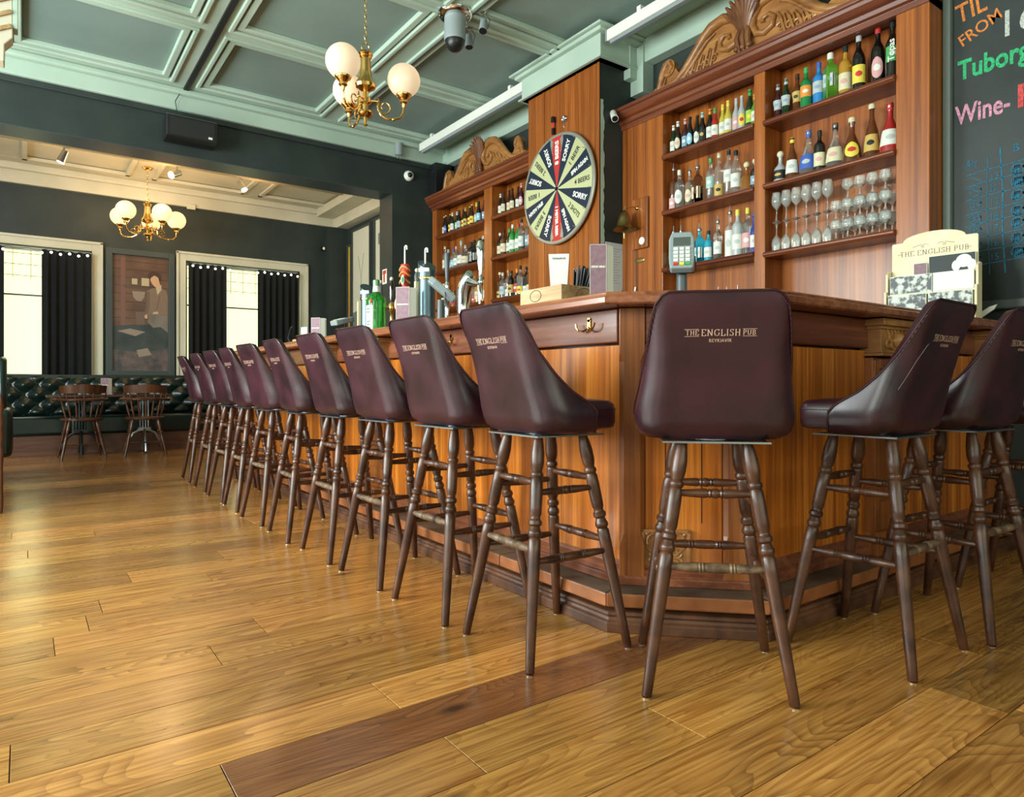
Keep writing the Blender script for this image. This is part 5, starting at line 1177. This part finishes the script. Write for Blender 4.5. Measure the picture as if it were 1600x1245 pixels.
for k,(x,y,z,lb_) in enumerate(((1.95,3.86,.44,'white candy-cane hook above the red tap handle'),(1.90,3.50,.36,'white candy-cane hook on the beer tower'))):
    t=thing('cane_hook',lb_,'ornament',(x,y,ZB+z)); mk('cane',MB().tube([(0,0,0),(0,0,.07),(0,0,.105),(.0,-.004,.112),(0,-.016,.114),(0,-.026,.110),(0,-.028,.088)],.0055,8),M['paper'],t)
t=thing('beer_mat_badge','round cream tap badges flanking the mauve menu card','badge',(1.845,3.62,ZB)); 
for s in (.075,-.06): mk('disc',MB().cyl((-.02,s,.165),(-.03,s,.165),.036,seg=24),M['creamlit'],t)
mk('badge_rail',MB().cyl((0,.09,.165),(0,-.08,.165),.008,seg=10).cyl((0,0,0),(0,0,.165),.010,seg=10),M['brass'],t)
t=thing('reading_lamp','small dark angled lamp at the far end of the bar','lamp',(1.78,5.55,ZB)); mk('arm',MB().tube([(0,0,0),(-.01,.05,.06),(-.005,.0,.14),(0,-.04,.15)],.012,8),M['black'],t); mk('lamp_base',MB().cyl((0,0,0),(0,0,.01),.045,seg=20),M['grey'],t)
t=thing('card_holder','pale standing card far along the bar','card',(1.78,5.25,ZB),R(-60)); mk('card',MB().box(-.03,-.002,0,.03,.002,.13),M['paper_b'],t,smooth=False); mk('foot',MB().box(-.03,-.02,0,.03,.02,.012),M['grey'],t,smooth=False)
t=thing('small_crate','low wooden crate at the far end of the bar','box',(1.83,5.42,ZB)); mk('crate_body',MB().box(-.06,-.09,0,.06,.09,.045),M['crate'],t,smooth=False,bev=.003)
# postcard rack
PR=(3.92,1.62,ZB+.001)
t=thing('postcard_rack','pale wooden postcard rack with arched top, reading THE ENGLISH PUB','rack',PR,R(-84)) 
arch=[(-.205,0),(.205,0),(.205,.455),(.20,.462),(.15,.463)]+[(.15*cos(q),.463+.045*sin(q)) for q in [PI*i/12 for i in range(1,12)]]+[(-.15,.463),(-.20,.462),(-.205,.455)]
bk=mk('back_board',MB().prism([(x,.045,z) for x,z in arch],(0,.010,0)),M['pale_wood'],t,smooth=False,bev=.002)
for s in (-1,1):
    mk('side_step',MB().prism([(s*.213-.006,.055,0),(s*.213-.006,-.06,0),(s*.213-.006,-.06,.085),(s*.213-.006,-.035,.085),(s*.213-.006,-.035,.19),(s*.213-.006,-.01,.19),(s*.213-.006,-.01,.29),(s*.213-.006,.02,.31),(s*.213-.006,.055,.31)],(.012,0,0)),M['pale_wood'],t,smooth=False,bev=.002)
TZ=[(.025,.265),(-.002,.165),(-.028,.065)]
for y_,z in TZ: mk('shelf_ledge',MB().box(-.207,y_-.014,z-.004,.207,y_+.014,z+.008),M['pale_wood'],t,smooth=False,bev=.002); mk('shelf_back',MB().box(-.207,y_+.012,z-.08,.207,y_+.018,z+.006),M['pale_wood'],t,smooth=False)
m=MB(); strokes(m,'THE ENGLISH PUB',.026,0,.385,lambda x,z:Vector((x,.0442,z)),.12)
for s in (-1,1):
    m.tube([(s*.175,.0442,.398),(s*.150,.0442,.398)],.0012,4); m.tube([(s*.02,.0442,.435),(s*.04,.0442,.443),(s*.06,.0442,.430),(s*.05,.0442,.424),(s*.045,.0442,.432)],.0012,4); m.tube([(s*.055,.0442,.442),(s*.075,.0442,.437),(s*.10,.0442,.430)],.0012,4)
mk('lettering',m,M['step'],bk,smooth=False,recalc=False)
cg=mottled('photo_print',(.02,.03,.03),(.55,.58,.52),38,.4,0,detail=5); cg.node_tree.nodes['Color Ramp'].color_ramp.elements[0].position=.45; cg.node_tree.nodes['Color Ramp'].color_ramp.elements[1].position=.58
def card(x0,x1,y_,z,h,mat,lab):
    a,b=(x0+x1)/2,(x1-x0)/2; o=thing('postcard',lab,'postcard',(0,0,0)); 
    w=Matrix.Translation(Vector(PR))@Matrix.Rotation(R(-84),4,'Z'); o.matrix_world=w@Matrix.Translation(Vector((a,y_,z+.009)))
    o.location=(w@Vector((a,y_,z+.009))); o.rotation_euler=(0,0,R(-84)); o['group']='postcards in the pale rack'
    c=mk('card_stack',MB().box(-b,-.001,0,b,.009,h),M['paper'],o,smooth=False); mk('print',MB().box(-b+.002,-.0018,.002,b-.002,-.001,h-.002),mat,c,smooth=False); return o,b
card(-.085,-.02,.012,.265,.062,M['mp'],'small mauve cards on the top ledge of the postcard rack')
o,b=card(-.015,.20,.022,.265,.092,M['slate'],'dark postcard with a white-haired head print, top ledge of the rack')
hd=mk('white_figure',MB().sphere((.055,-.003,.050),1,18,10,(.036,.0008,.034)).sphere((.02,-.003,.028),1,12,8,(.02,.0008,.028)).sphere((.09,-.003,.025),1,12,8,(.02,.0008,.03)),M['paper'],[c for c in o.children][0])
card(-.195,.01,-.012,.165,.098,cg,'black and white photo postcards, left on the middle ledge'); card(.015,.20,-.012,.165,.098,M['paper'],'plain white postcard on the middle ledge of the rack')
card(-.195,-.01,-.038,.065,.092,cg,'black and white photo postcards, left on the lowest ledge'); card(.0,.20,-.038,.065,.092,cg,'black and white photo postcards, right on the lowest ledge')
t=thing('paper_bird','crumpled white paper shape behind the postcard rack','paper',(4.12,1.46,ZB)); mk('fold',MB().prism([(0,.08,.01),(0,-.04,.09),(0,-.075,.10),(0,-.06,.075),(0,.02,.02),(0,-.06,-.0),(0,.0,.0)],(.012,0,0)),M['paper'],t,smooth=False)
# brass bell on its board, papers
t=thing('brass_bell','brass ship bell on a wooden board beside the right cabinet','bell',(4.098,3.875,2.17))
mk('bell_board',MB().box(-.022,-.09,-.215,0,.09,.20),M['cab'],t,smooth=False,bev=.008)
mk('bracket',MB().tube([(-.02,.02,.12),(-.06,.03,.13),(-.10,.05,.115),(-.125,.06,.125),(-.13,.062,.10)],.006,8).sphere((-.02,.02,.12),.018,10,8),M['brass'],t)
mk('bell',MB().lathe([(.095,.006),(.085,.022),(.07,.038),(.02,.052),(-.03,.062),(-.055,.080),(-.062,.098),(-.058,.092),(-.03,.055),(.06,.03)],(-.13,.062,0),(0,0,1),28,False),M['brass_old'],t)
mk('clapper',MB().lathe([(.04,.003),(-.07,.004),(-.08,.010),(-.10,.010),(-.135,.004)],(-.13,.062,0),(0,0,1),10),M['brass_old'],t)
mk('dial',MB().cyl((-.022,-.03,-.155),(-.026,-.03,-.155),.030,seg=24),M['paper'],t); mk('pull_cord',MB().cyl((-.03,.055,-.10),(-.012,.05,-.52),.0018,seg=5),M['step'],t)
mk('cord_handle',MB().cyl((-.012,.05,-.52),(-.012,.065,-.60),.008,seg=10),M['paper'],t)
t=thing('oval_plate','small dull brass oval plate on the cabinet side below the bell','plate',(4.096,3.89,1.865)); mk('plate',MB().sphere((0,0,0),1,20,8,(.004,.055,.020)),M['brass_old'],t)
for k,(z0_,z1_,x0_,x1_,lb_) in enumerate(((1.64,2.03,3.90,4.10,'upper grey-white paper sheet taped to the side of the column'),(1.26,1.66,3.93,4.09,'lower grey-white paper sheet taped to the side of the column'))):
    t=thing('taped_paper',lb_,'paper',((x0_+x1_)/2,4.089-.002*k,z0_)); w2=(x1_-x0_)/2
    s_=mk('sheet',MB().box(-w2,-.001,0,w2,.001,z1_-z0_),M['paper_b'],t,smooth=False); m=MB()
    for j in range(14): m.box(-w2+.02,-.0018,(z1_-z0_)-.05-.022*j,w2-.02-(j*7%5)*.012,-.001,(z1_-z0_)-.047-.022*j)
    mk('printed_lines',m,M['grey'],s_,smooth=False)

# ================================================================== FAR ROOM
t=thing('tufted_bench','long dark green buttoned leather bench along the far wall','bench',(.5,9.9,0),world=True)
mk('bench_base',MB().box(-2.9,9.78,0,3.80,10.38,.235),M['base_wood'],t,smooth=False); mk('base_board',MB().box(-2.9,9.765,0,3.80,9.78,.09),M['base_wood'],t,smooth=False,bev=.004)
for k in range(4):
    a=-2.9+k*1.675; mk('seat_cushion',MB().box(a+.004,9.73,.238,a+1.671,10.30,.462),M['green_leather'],t,bev=.035,seg=4)
def tuft(u,v):
    x=-2.9+6.7*u; z=.455+.515*v; p=.135; fx=x/p; fz=(z-.47)/.125
    a=(fx+fz)*.5; b=(fx-fz)*.5
    da=abs(a-round(a)); db=abs(b-round(b)); h=min(1,(da*2)**.6*1.0)*min(1,(db*2)**.6)
    edge=1-abs(2*v-1)**8
    return Vector((x,10.26-.075*h*edge-.03*edge+.04*(1-v)*-1,z))
m=MB().grid(tuft,400,33); m.box(-2.9,10.22,.45,3.80,10.335,.968); mk('tufted_back',m,M['green_leather'],t)
m=MB()
for i in range(-22,30):
    for j in range(5):
        if (i+j)%2==0:
            x=i*.135; z=.47+j*.125
            if -2.85<x<3.75 and z<.95: m.sphere((x,10.213+.04*((z-.455)/.515-1),z),.010,6,4)
bt_=mk('buttons',m,M['green_leather'],t); bt_['kind']='stuff'
# framed picture
pc=thing('framed_picture','tall dark-framed sepia picture of a figure in a cabin, between the far windows','picture',(1.283,10.38,1.80),world=True)
def pq(px,py):       # picture's own coordinates (0..1, 0..1 from the top left)
    return (.955+(1.615-.955)*px, 2.585-(2.585-1.03)*py)
m=MB(); x0,x1,z0_,z1_=.874,1.695,.955,2.655; f_=.075
m.box(x0,10.34,z0_,x0+f_,10.395,z1_); m.box(x1-f_,10.34,z0_,x1,10.395,z1_); m.box(x0+f_,10.34,z0_,x1-f_,10.395,z0_+f_); m.box(x0+f_,10.34,z1_-f_,x1-f_,10.395,z1_)
mk('picture_frame',m,M['frame_grey'],pc,smooth=False,bev=.004)
def pm(n,c): return pbr('print_'+n,c,.35)
PMt={'wall':mottled('print_wall',(.085,.045,.028),(.15,.08,.05),4,.35,0),'plank':pm('plank',(.07,.028,.02)),'post':pm('post',(.17,.08,.06)),'shelf':pm('shelf',(.10,.06,.04)),'pale':pm('pale',(.45,.36,.22)),'skin':pm('skin',(.55,.32,.18)),'hair':pm('hair',(.06,.03,.02)),'coat':pm('coat',(.20,.13,.09)),'coat2':pm('coat2',(.14,.09,.065)),'trouser':mottled('print_trouser',(.13,.10,.08),(.20,.17,.14),5,.35,0),'floor':mottled('print_floor',(.05,.045,.045),(.16,.11,.10),9,.35,0),'dark':mottled('print_dark',(.02,.03,.03),(.05,.06,.06),5,.35,0),'cloth':pm('cloth',(.26,.20,.15))}
pr_=mk('print',MB().box(.945,10.385,1.02,1.625,10.394,2.59),PMt['wall'],pc,smooth=False)
lay=[10.3845]
def pp(name,mat,*polys):
    lay[0]-=.0004; m=MB()
    for P_ in polys: m.add([(pq(a,b)[0],lay[0],pq(a,b)[1]) for a,b in P_],[tuple(range(len(P_)))])
    mk(name,m,PMt[mat],pr_,smooth=False,recalc=False)
pp('plank_lines','plank',*[[(0,z),(1,z+.004),(1,z+.010),(0,z+.006)] for z in (.05,.12,.19,.26,.33,.40,.47,.54,.61)])
pp('door_post','post',[(.14,0),(.22,0),(.22,.66),(.14,.66)])
pp('floor_area','floor',[(0,.70),(1,.72),(1,1),(0,1)]); pp('shadow_area','dark',[(.0,.62),(.35,.60),(1,.58),(1,.80),(.55,.84),(0,.82)])
pp('wall_shelf','shelf',[(.16,.26),(.66,.27),(.64,.29),(.22,.285)]); pp('small_frames','shelf',[(.31,.18),(.46,.18),(.46,.262),(.31,.262)],[(.49,.18),(.66,.18),(.66,.262),(.49,.262)])
pp('small_prints','pale',[(.335,.20),(.435,.20),(.435,.25),(.335,.25)],[(.51,.19),(.65,.19),(.65,.258),(.51,.258)])
pp('hanging_bowl','cloth',[(.34,.31),(.58,.31),(.56,.36),(.50,.395),(.42,.39),(.36,.36)],); pp('pot','coat2',[(.40,.49),(.58,.48),(.56,.60),(.42,.60)])
pp('jacket','coat',[(.60,.30),(.70,.275),(.86,.26),(.97,.29),(1,.33),(1,.52),(.80,.50),(.66,.50),(.60,.53),(.57,.50),(.60,.40)]); pp('jacket_shade','coat2',[(.60,.30),(.66,.31),(.66,.42),(.62,.53),(.57,.50),(.60,.40)],[(.84,.33),(.86,.33),(.80,.46),(.78,.46)])
pp('shirt','pale',[(.77,.25),(.88,.24),(.87,.29),(.80,.33)],[(.72,.485),(.80,.475),(.83,.495),(.72,.50)])
pp('trousers','trouser',[(.64,.50),(.80,.50),(1,.52),(1,.66),(.86,.61),(.72,.62),(.62,.57)]); pp('neck_and_face','skin',[(.66,.19),(.76,.155),(.82,.18),(.84,.22),(.86,.25),(.80,.26),(.76,.262),(.70,.235)],[(.56,.52),(.61,.50),(.62,.54),(.58,.545)])
pp('hair','hair',[(.62,.165),(.66,.135),(.76,.12),(.86,.15),(.88,.20),(.84,.21),(.82,.175),(.74,.16),(.69,.18),(.66,.205)]); pp('table_top','cloth',[(.08,.66),(.30,.635),(.58,.66),(.40,.70)]); pp('straw_floor','cloth',[(.42,.82),(.62,.80),(.70,.86),(.46,.88)])
# curtains and string lights
def curtain(x0,x1,lab,ph):
    t=thing('curtain',lab,'curtain',((x0+x1)/2,10.30,.97),world=True); n=int((x1-x0)/.012)
    def fn(u,v): 
        s=(x1-x0); return Vector((x0+s*u+.004*sin(9*u+ph),10.295+.022*sin(u*s/.075*2*PI*.8+ph)*(1-.3*v)+.006*sin(u*40),.97+1.565*v+.008*sin(u*s/.075*2*PI*.8)*(v>.98)))
    mk('drape',MB().grid(fn,max(n,20),12).grid(lambda u,v:fn(u,v)+Vector((0,.010,0)),max(n,20),12),M['curtain'],t)
    return t
curtain(-.93,-.20,'dark curtain at the left edge of the far left window',0); curtain(.175,.705,'dark curtain beside the framed picture, left window',1); curtain(1.86,2.365,'dark curtain on the left of the far right window',2); curtain(2.80,3.40,'dark curtain on the right of the far right window',.5)
for (a,b,lb_) in ((-.93,.71,'string of small round white lights over the left window curtains'),(1.86,3.42,'string of small round white lights over the right window curtains')):
    t=thing('string_lights',lb_,'lights',((a+b)/2,10.24,2.53),world=True); n=int((b-a)/.095); pts=[(a+(b-a)*k/(n*4),10.25,2.535-.02*abs(sin(k*PI/8))) for k in range(n*4+1)]
    mk('wire',MB().tube(pts,.0025,5),M['black'],t)
    for k in range(n):
        x=a+(b-a)*(k+.5)/n
        if -.17<x<.17 or 2.42<x<2.78: continue
        mk('bulb',MB().sphere((x,10.245,2.50-.015*(k%2)),.016,10,8),M['bulb'],t)
# chairs and table
def capt_chair(x,y,rz,lab):
    t=thing('captain_chair',lab,'chair',(x,y,0),rz,'captain chairs at the far table'); W=M['pub_wood']
    mk('seat',MB().lathe([(.43,.20),(.436,.215),(.452,.218),(.462,.205)],(0,0,0),(0,0,1),24),W,t)
    for sx in (-1,1):
        for sy in (-1,1):
            p0=Vector((sx*.13,sy*.13,.435)); p1=Vector((sx*.215,sy*.21,0)); d=p1-p0
            mk('leg',MB().lathe([(z*d.length,r) for z,r in ((0,.014),(.15,.021),(.3,.018),(.33,.013),(.36,.020),(.40,.013),(.5,.019),(.9,.014),(1,.012))],p0,d,10),W,t)
        mk('stretcher',MB().cyl((sx*.185,-.18,.15),(sx*.185,.18,.15),.010,seg=8),W,t)
    mk('stretcher',MB().cyl((-.185,0,.15),(.185,0,.15),.010,seg=8),W,t)
    def arc(a): return Vector((.255*sin(a),-.235*cos(a)+.0,0))
    pts=[Vector((.255,.16,.66)),Vector((.26,.02,.665))]+[arc(R(a))+Vector((0,0,.675)) for a in (75,50,25,0,-25,-50,-75)]+[Vector((-.26,.02,.665)),Vector((-.255,.16,.66))]
    mk('arm_rail',MB().tube(pts,.017,8),W,t)
    m=MB(); 
    def cr(u,v): a=R(-58+116*u); return arc(a)*(1.05+.03*v)+Vector((0,0,.745+.105*v-.02*abs(u-.5)*2*v))
    m.grid(cr,17,5); n_=len(m.v); m.grid(lambda u,v:cr(u,v)*1.0+Vector((0,0,0))+Vector((-.02*sin(R(-58+116*u)),.022,0)),17,5)
    mk('crest_rail',MB().add([tuple(p) for p in m.v],m.f) if 0 else m,W,t)
    for k in range(7):
        a=R(-60+20*k); p=arc(a); mk('spindle',MB().lathe([(0,.008),(.10,.013),(.16,.009),(.30,.008)],Vector((p.x*.72,p.y*.78,.455)),Vector((p.x*1.04-p.x*.72,p.y*1.04-p.y*.78,.30)),8),W,t)
    return t
capt_chair(.54,9.24,R(3),'dark wooden captain chair on the left, below the left window curtain'); capt_chair(1.18,9.20,R(-4),'dark wooden captain chair on the right, below the framed picture')
t=thing('pub_table','long dark pub table with cast pedestals between chairs and bench','table',(.88,9.55,0),world=True)
mk('table_top',MB().box(.20,9.33,.695,1.50,9.80,.722),M['pub_wood'],t,smooth=False,bev=.006)
for cx in (.55,1.22):
    m=MB()
    for k in range(4): m.cyl((cx-.045+.03*k,9.56,.30),(cx-.045+.03*k,9.56,.66),.010,seg=8)
    m.box(cx-.10,9.50,.66,cx+.10,9.62,.695); m.box(cx-.07,9.53,.27,cx+.07,9.59,.31); mk('pedestal',m,M['steel'] if cx>1 else M['black'],t,smooth=False)
    for s in (-1,1):
        mk('foot',MB().tube([(cx+s*.04,9.56,.28),(cx+s*.12,9.56,.24),(cx+s*.18,9.56,.13),(cx+s*.22,9.56,.02)],[.018,.016,.014,.018],8),M['steel'] if cx>1 else M['black'],t)
        mk('foot',MB().tube([(cx,9.56+s*.02,.28),(cx,9.56+s*.08,.22),(cx,9.56+s*.14,.12),(cx,9.56+s*.17,.02)],[.018,.016,.014,.018],8),M['steel'] if cx>1 else M['black'],t)
menu((.80,9.60,.723),R(-10),'dark red menu card standing on the far table beside the curtain',.20,.085)
# track with spots, sensor, small things
t=thing('track_light','cream ceiling track with spot lamps in the far room','lamp',(1.0,9.03,3.5),world=True)
mk('track_rail',MB().box(-2.2,9.01,3.485,3.6,9.05,3.515),M['greyd'] if 0 else pbr('track',(.30,.25,.15),.5),t,smooth=False)
for x in (-.1,1.30,2.9): mk('rail_bracket',MB().box(x-.01,9.02,3.515,x+.01,9.04,3.56),M['steel'],t,smooth=False)
for x,d,lit in ((.36,(-.35,.1,-.9),0),(1.50,(-.75,-.5,-.45),1),(2.25,(.3,-.4,-.8),0)):
    h=mk('lamp_head',MB().cyl(Vector((x,9.03,3.40))-Vector(d)*.05,Vector((x,9.03,3.40))+Vector(d)*.09,.035,.045,18).cyl((x,9.03,3.485),(x,9.03,3.42),.012,seg=10),M['steel'],t)
    c_=Vector((x,9.03,3.40))+Vector(d)*.092
    mk('lamp_face',MB().cyl(c_,c_+Vector(d)*.004,.038,seg=18),M['spot'] if lit else M['bulb'],h)
    if lit or x<1: point('track_spot_lamp',tuple(c_+Vector(d)*.05),14 if lit else 8,(1,.64,.30),.12)
point('track_spot_lamp',(2.4,8.9,3.25),12,(1,.62,.30),.05)
t=thing('smoke_sensor','small cream box sensor at the top of the far wall','sensor',(1.90,10.345,3.32)); mk('body',MB().box(-.055,-.03,-.02,.055,.0,.05),M['cream'],t,smooth=False,bev=.004)
t=thing('wall_sconce','small black and white fitting on the far wall right of the window','lamp',(3.80,10.39,2.98)); mk('body',MB().lathe([(0,.035),(.03,.035),(.05,.02)],(0,0,0),(0,-1,0),16),M['black'],t); mk('face',MB().sphere((.02,-.04,.0),.026,12,8),M['white'],t)
def wallpic(nm,y0,y1,z0,z1,mat,lab,cat='picture'):
    t=thing(nm,lab,cat,(4.149,(y0+y1)/2,z0),world=True); m=MB(); fw=.03
    m.box(4.12,y0-fw,z0,4.149,y0,z1); m.box(4.12,y1,z0,4.149,y1+fw,z1); m.box(4.12,y0-fw,z1,4.149,y1+fw,z1+fw); m.box(4.12,y0-fw,z0-fw,4.149,y1+fw,z0); mk('frame',m,M['frame_grey'],t,smooth=False)
    p=mk('poster',MB().box(4.138,y0,z0,4.148,y1,z1),mat,t,smooth=False); return t,p
ym=mottled('poster_yellow',(.55,.42,.04),(.45,.16,.03),1.2,.4,0)
wallpic('yellow_poster',10.03,10.14,.95,3.0,ym,'tall narrow yellow poster beside the dark corner pilaster','poster')
wp=pbr('poster_white',(.62,.62,.50),.4)
t,p=wallpic('landscape_poster',9.32,9.95,.95,3.20,wp,'tall pale poster of antlers above a dark hill','poster')
m=MB(); m.add([(4.137,9.95,1.75),(4.137,9.95,1.95),(4.137,9.8,1.97),(4.137,9.6,2.08),(4.137,9.45,2.12),(4.137,9.32,2.14),(4.137,9.32,.95),(4.137,9.95,.95)],[tuple(range(8))]); mk('hill_print',m,M['frame_lt'],p,smooth=False,recalc=False)
mk('antler_print',MB().tube([(4.1372,9.75,2.8),(4.1372,9.68,2.60),(4.1372,9.64,2.45),(4.1372,9.60,2.60),(4.1372,9.54,2.82)],.004,5).tube([(4.1372,9.64,2.45),(4.1372,9.64,2.2)],.005,5),M['frame_lt'],p)
t,p=wallpic('second_pale_poster',8.45,9.12,.95,3.22,wp,'second tall pale poster nearest the dark pier','poster'); mk('emblem',MB().box(4.136,8.95,2.86,4.138,9.03,3.02),M['frame_lt'],p,smooth=False)
t=thing('fire_sign','small red and white pictogram sign on the edge of the pier','sign',(3.568,7.60,2.16)); s_=mk('sign_plate',MB().box(-.004,-.06,-.09,0,.06,.09),M['paper'],t,smooth=False); m=MB(); m.box(-.005,-.045,.03,-.004,.045,.075); m.box(-.005,-.012,-.07,-.004,.03,.03); mk('pictogram',m,LBm['red'],s_,smooth=False)
# left edge
def wing(x,y,rz,lab):
    t=thing('wing_chair',lab,'armchair',(x,y,0),rz); G_=M['green_leather']
    mk('seat_cushion',MB().box(-.32,-.28,.26,.32,.34,.46),G_,t,bev=.05,seg=4); mk('backrest',MB().prism([(-.32,-.40,.25),(-.32,-.24,.25),(-.32,-.30,1.12),(-.32,-.42,1.12)],(.64,0,0)),G_,t,bev=.04,seg=4)
    for s in (-1,1):
        mk('wing',MB().prism([(s*.34-.035,-.36,.60),(s*.34-.035,-.05,.66),(s*.34-.035,-.10,.95),(s*.34-.035,-.18,1.08),(s*.34-.035,-.38,1.10)],(.07,0,0)),G_,t,bev=.03,seg=3); mk('arm',MB().box(s*.36-.06,-.34,.24,s*.36+.06,.32,.64),G_,t,bev=.04,seg=3)
        for q in (-1,1): mk('leg',MB().cyl((s*.30,q*.30,.25),(s*.33,q*.33,0),.028,.016,10),M['pub_wood'],t)
    return t
wing(-.50,7.30,R(180),'dark green wingback chair cut by the left edge of the photo')
t=thing('bar_bench_end','dark turned wooden settle end at the very left edge of the photo','bench',(-.42,5.6,0),world=True)
mk('end_panel',MB().box(-.80,5.55,.05,-.155,5.60,.80),M['pub_wood'],t,smooth=False,bev=.01); mk('seat',MB().box(-.80,5.6,.40,-.17,6.6,.46),M['pub_wood'],t,smooth=False,bev=.008); mk('backrest',MB().box(-.80,5.6,.46,-.74,6.6,1.0),M['pub_wood'],t,smooth=False,bev=.008)
mk('turned_front',MB().lathe([(0,.012),(.05,.018),(.3,.016),(.42,.022),(.46,.014),(.5,.024),(.56,.014),(.6,.024),(.66,.014),(.7,.024),(.78,.012)],(-.128,5.57,0),(0,0,1),12),M['pub_wood'],t)
for y_ in (5.65,6.55): mk('leg',MB().box(-.78,y_-.03,0,-.72,y_+.03,.40),M['pub_wood'],t,smooth=False)
t=thing('hanging_lantern','pale ribbed plaster bracket hanging at the top left corner of the photo','ornament',(-.14,5.05,3.2),world=True)
m=MB()
mk('ribbed_body',MB().prism([(-.30,5.0,3.745),(-.054,5.0,3.745),(-.054,5.0,2.91),(-.093,5.0,2.86),(-.095,5.0,2.76),(-.30,5.0,2.76)],(0,.12,0)),M['cream'],t,smooth=False,bev=.006)
for k in range(10): mk('rib',MB().obox((-.14,4.997,2.93+.085*k),(1,0,.6),(0,1,0),(-.6,0,1),.09,.008,.012),M['crate'],t,smooth=False,bev=.003)
mk('white_edge',MB().box(-.054,5.0,2.97,-.030,5.10,3.745),M['plaster'],t,smooth=False,bev=.003)
t['label']='pale diagonally ribbed plaster bracket at the top left corner of the photo'
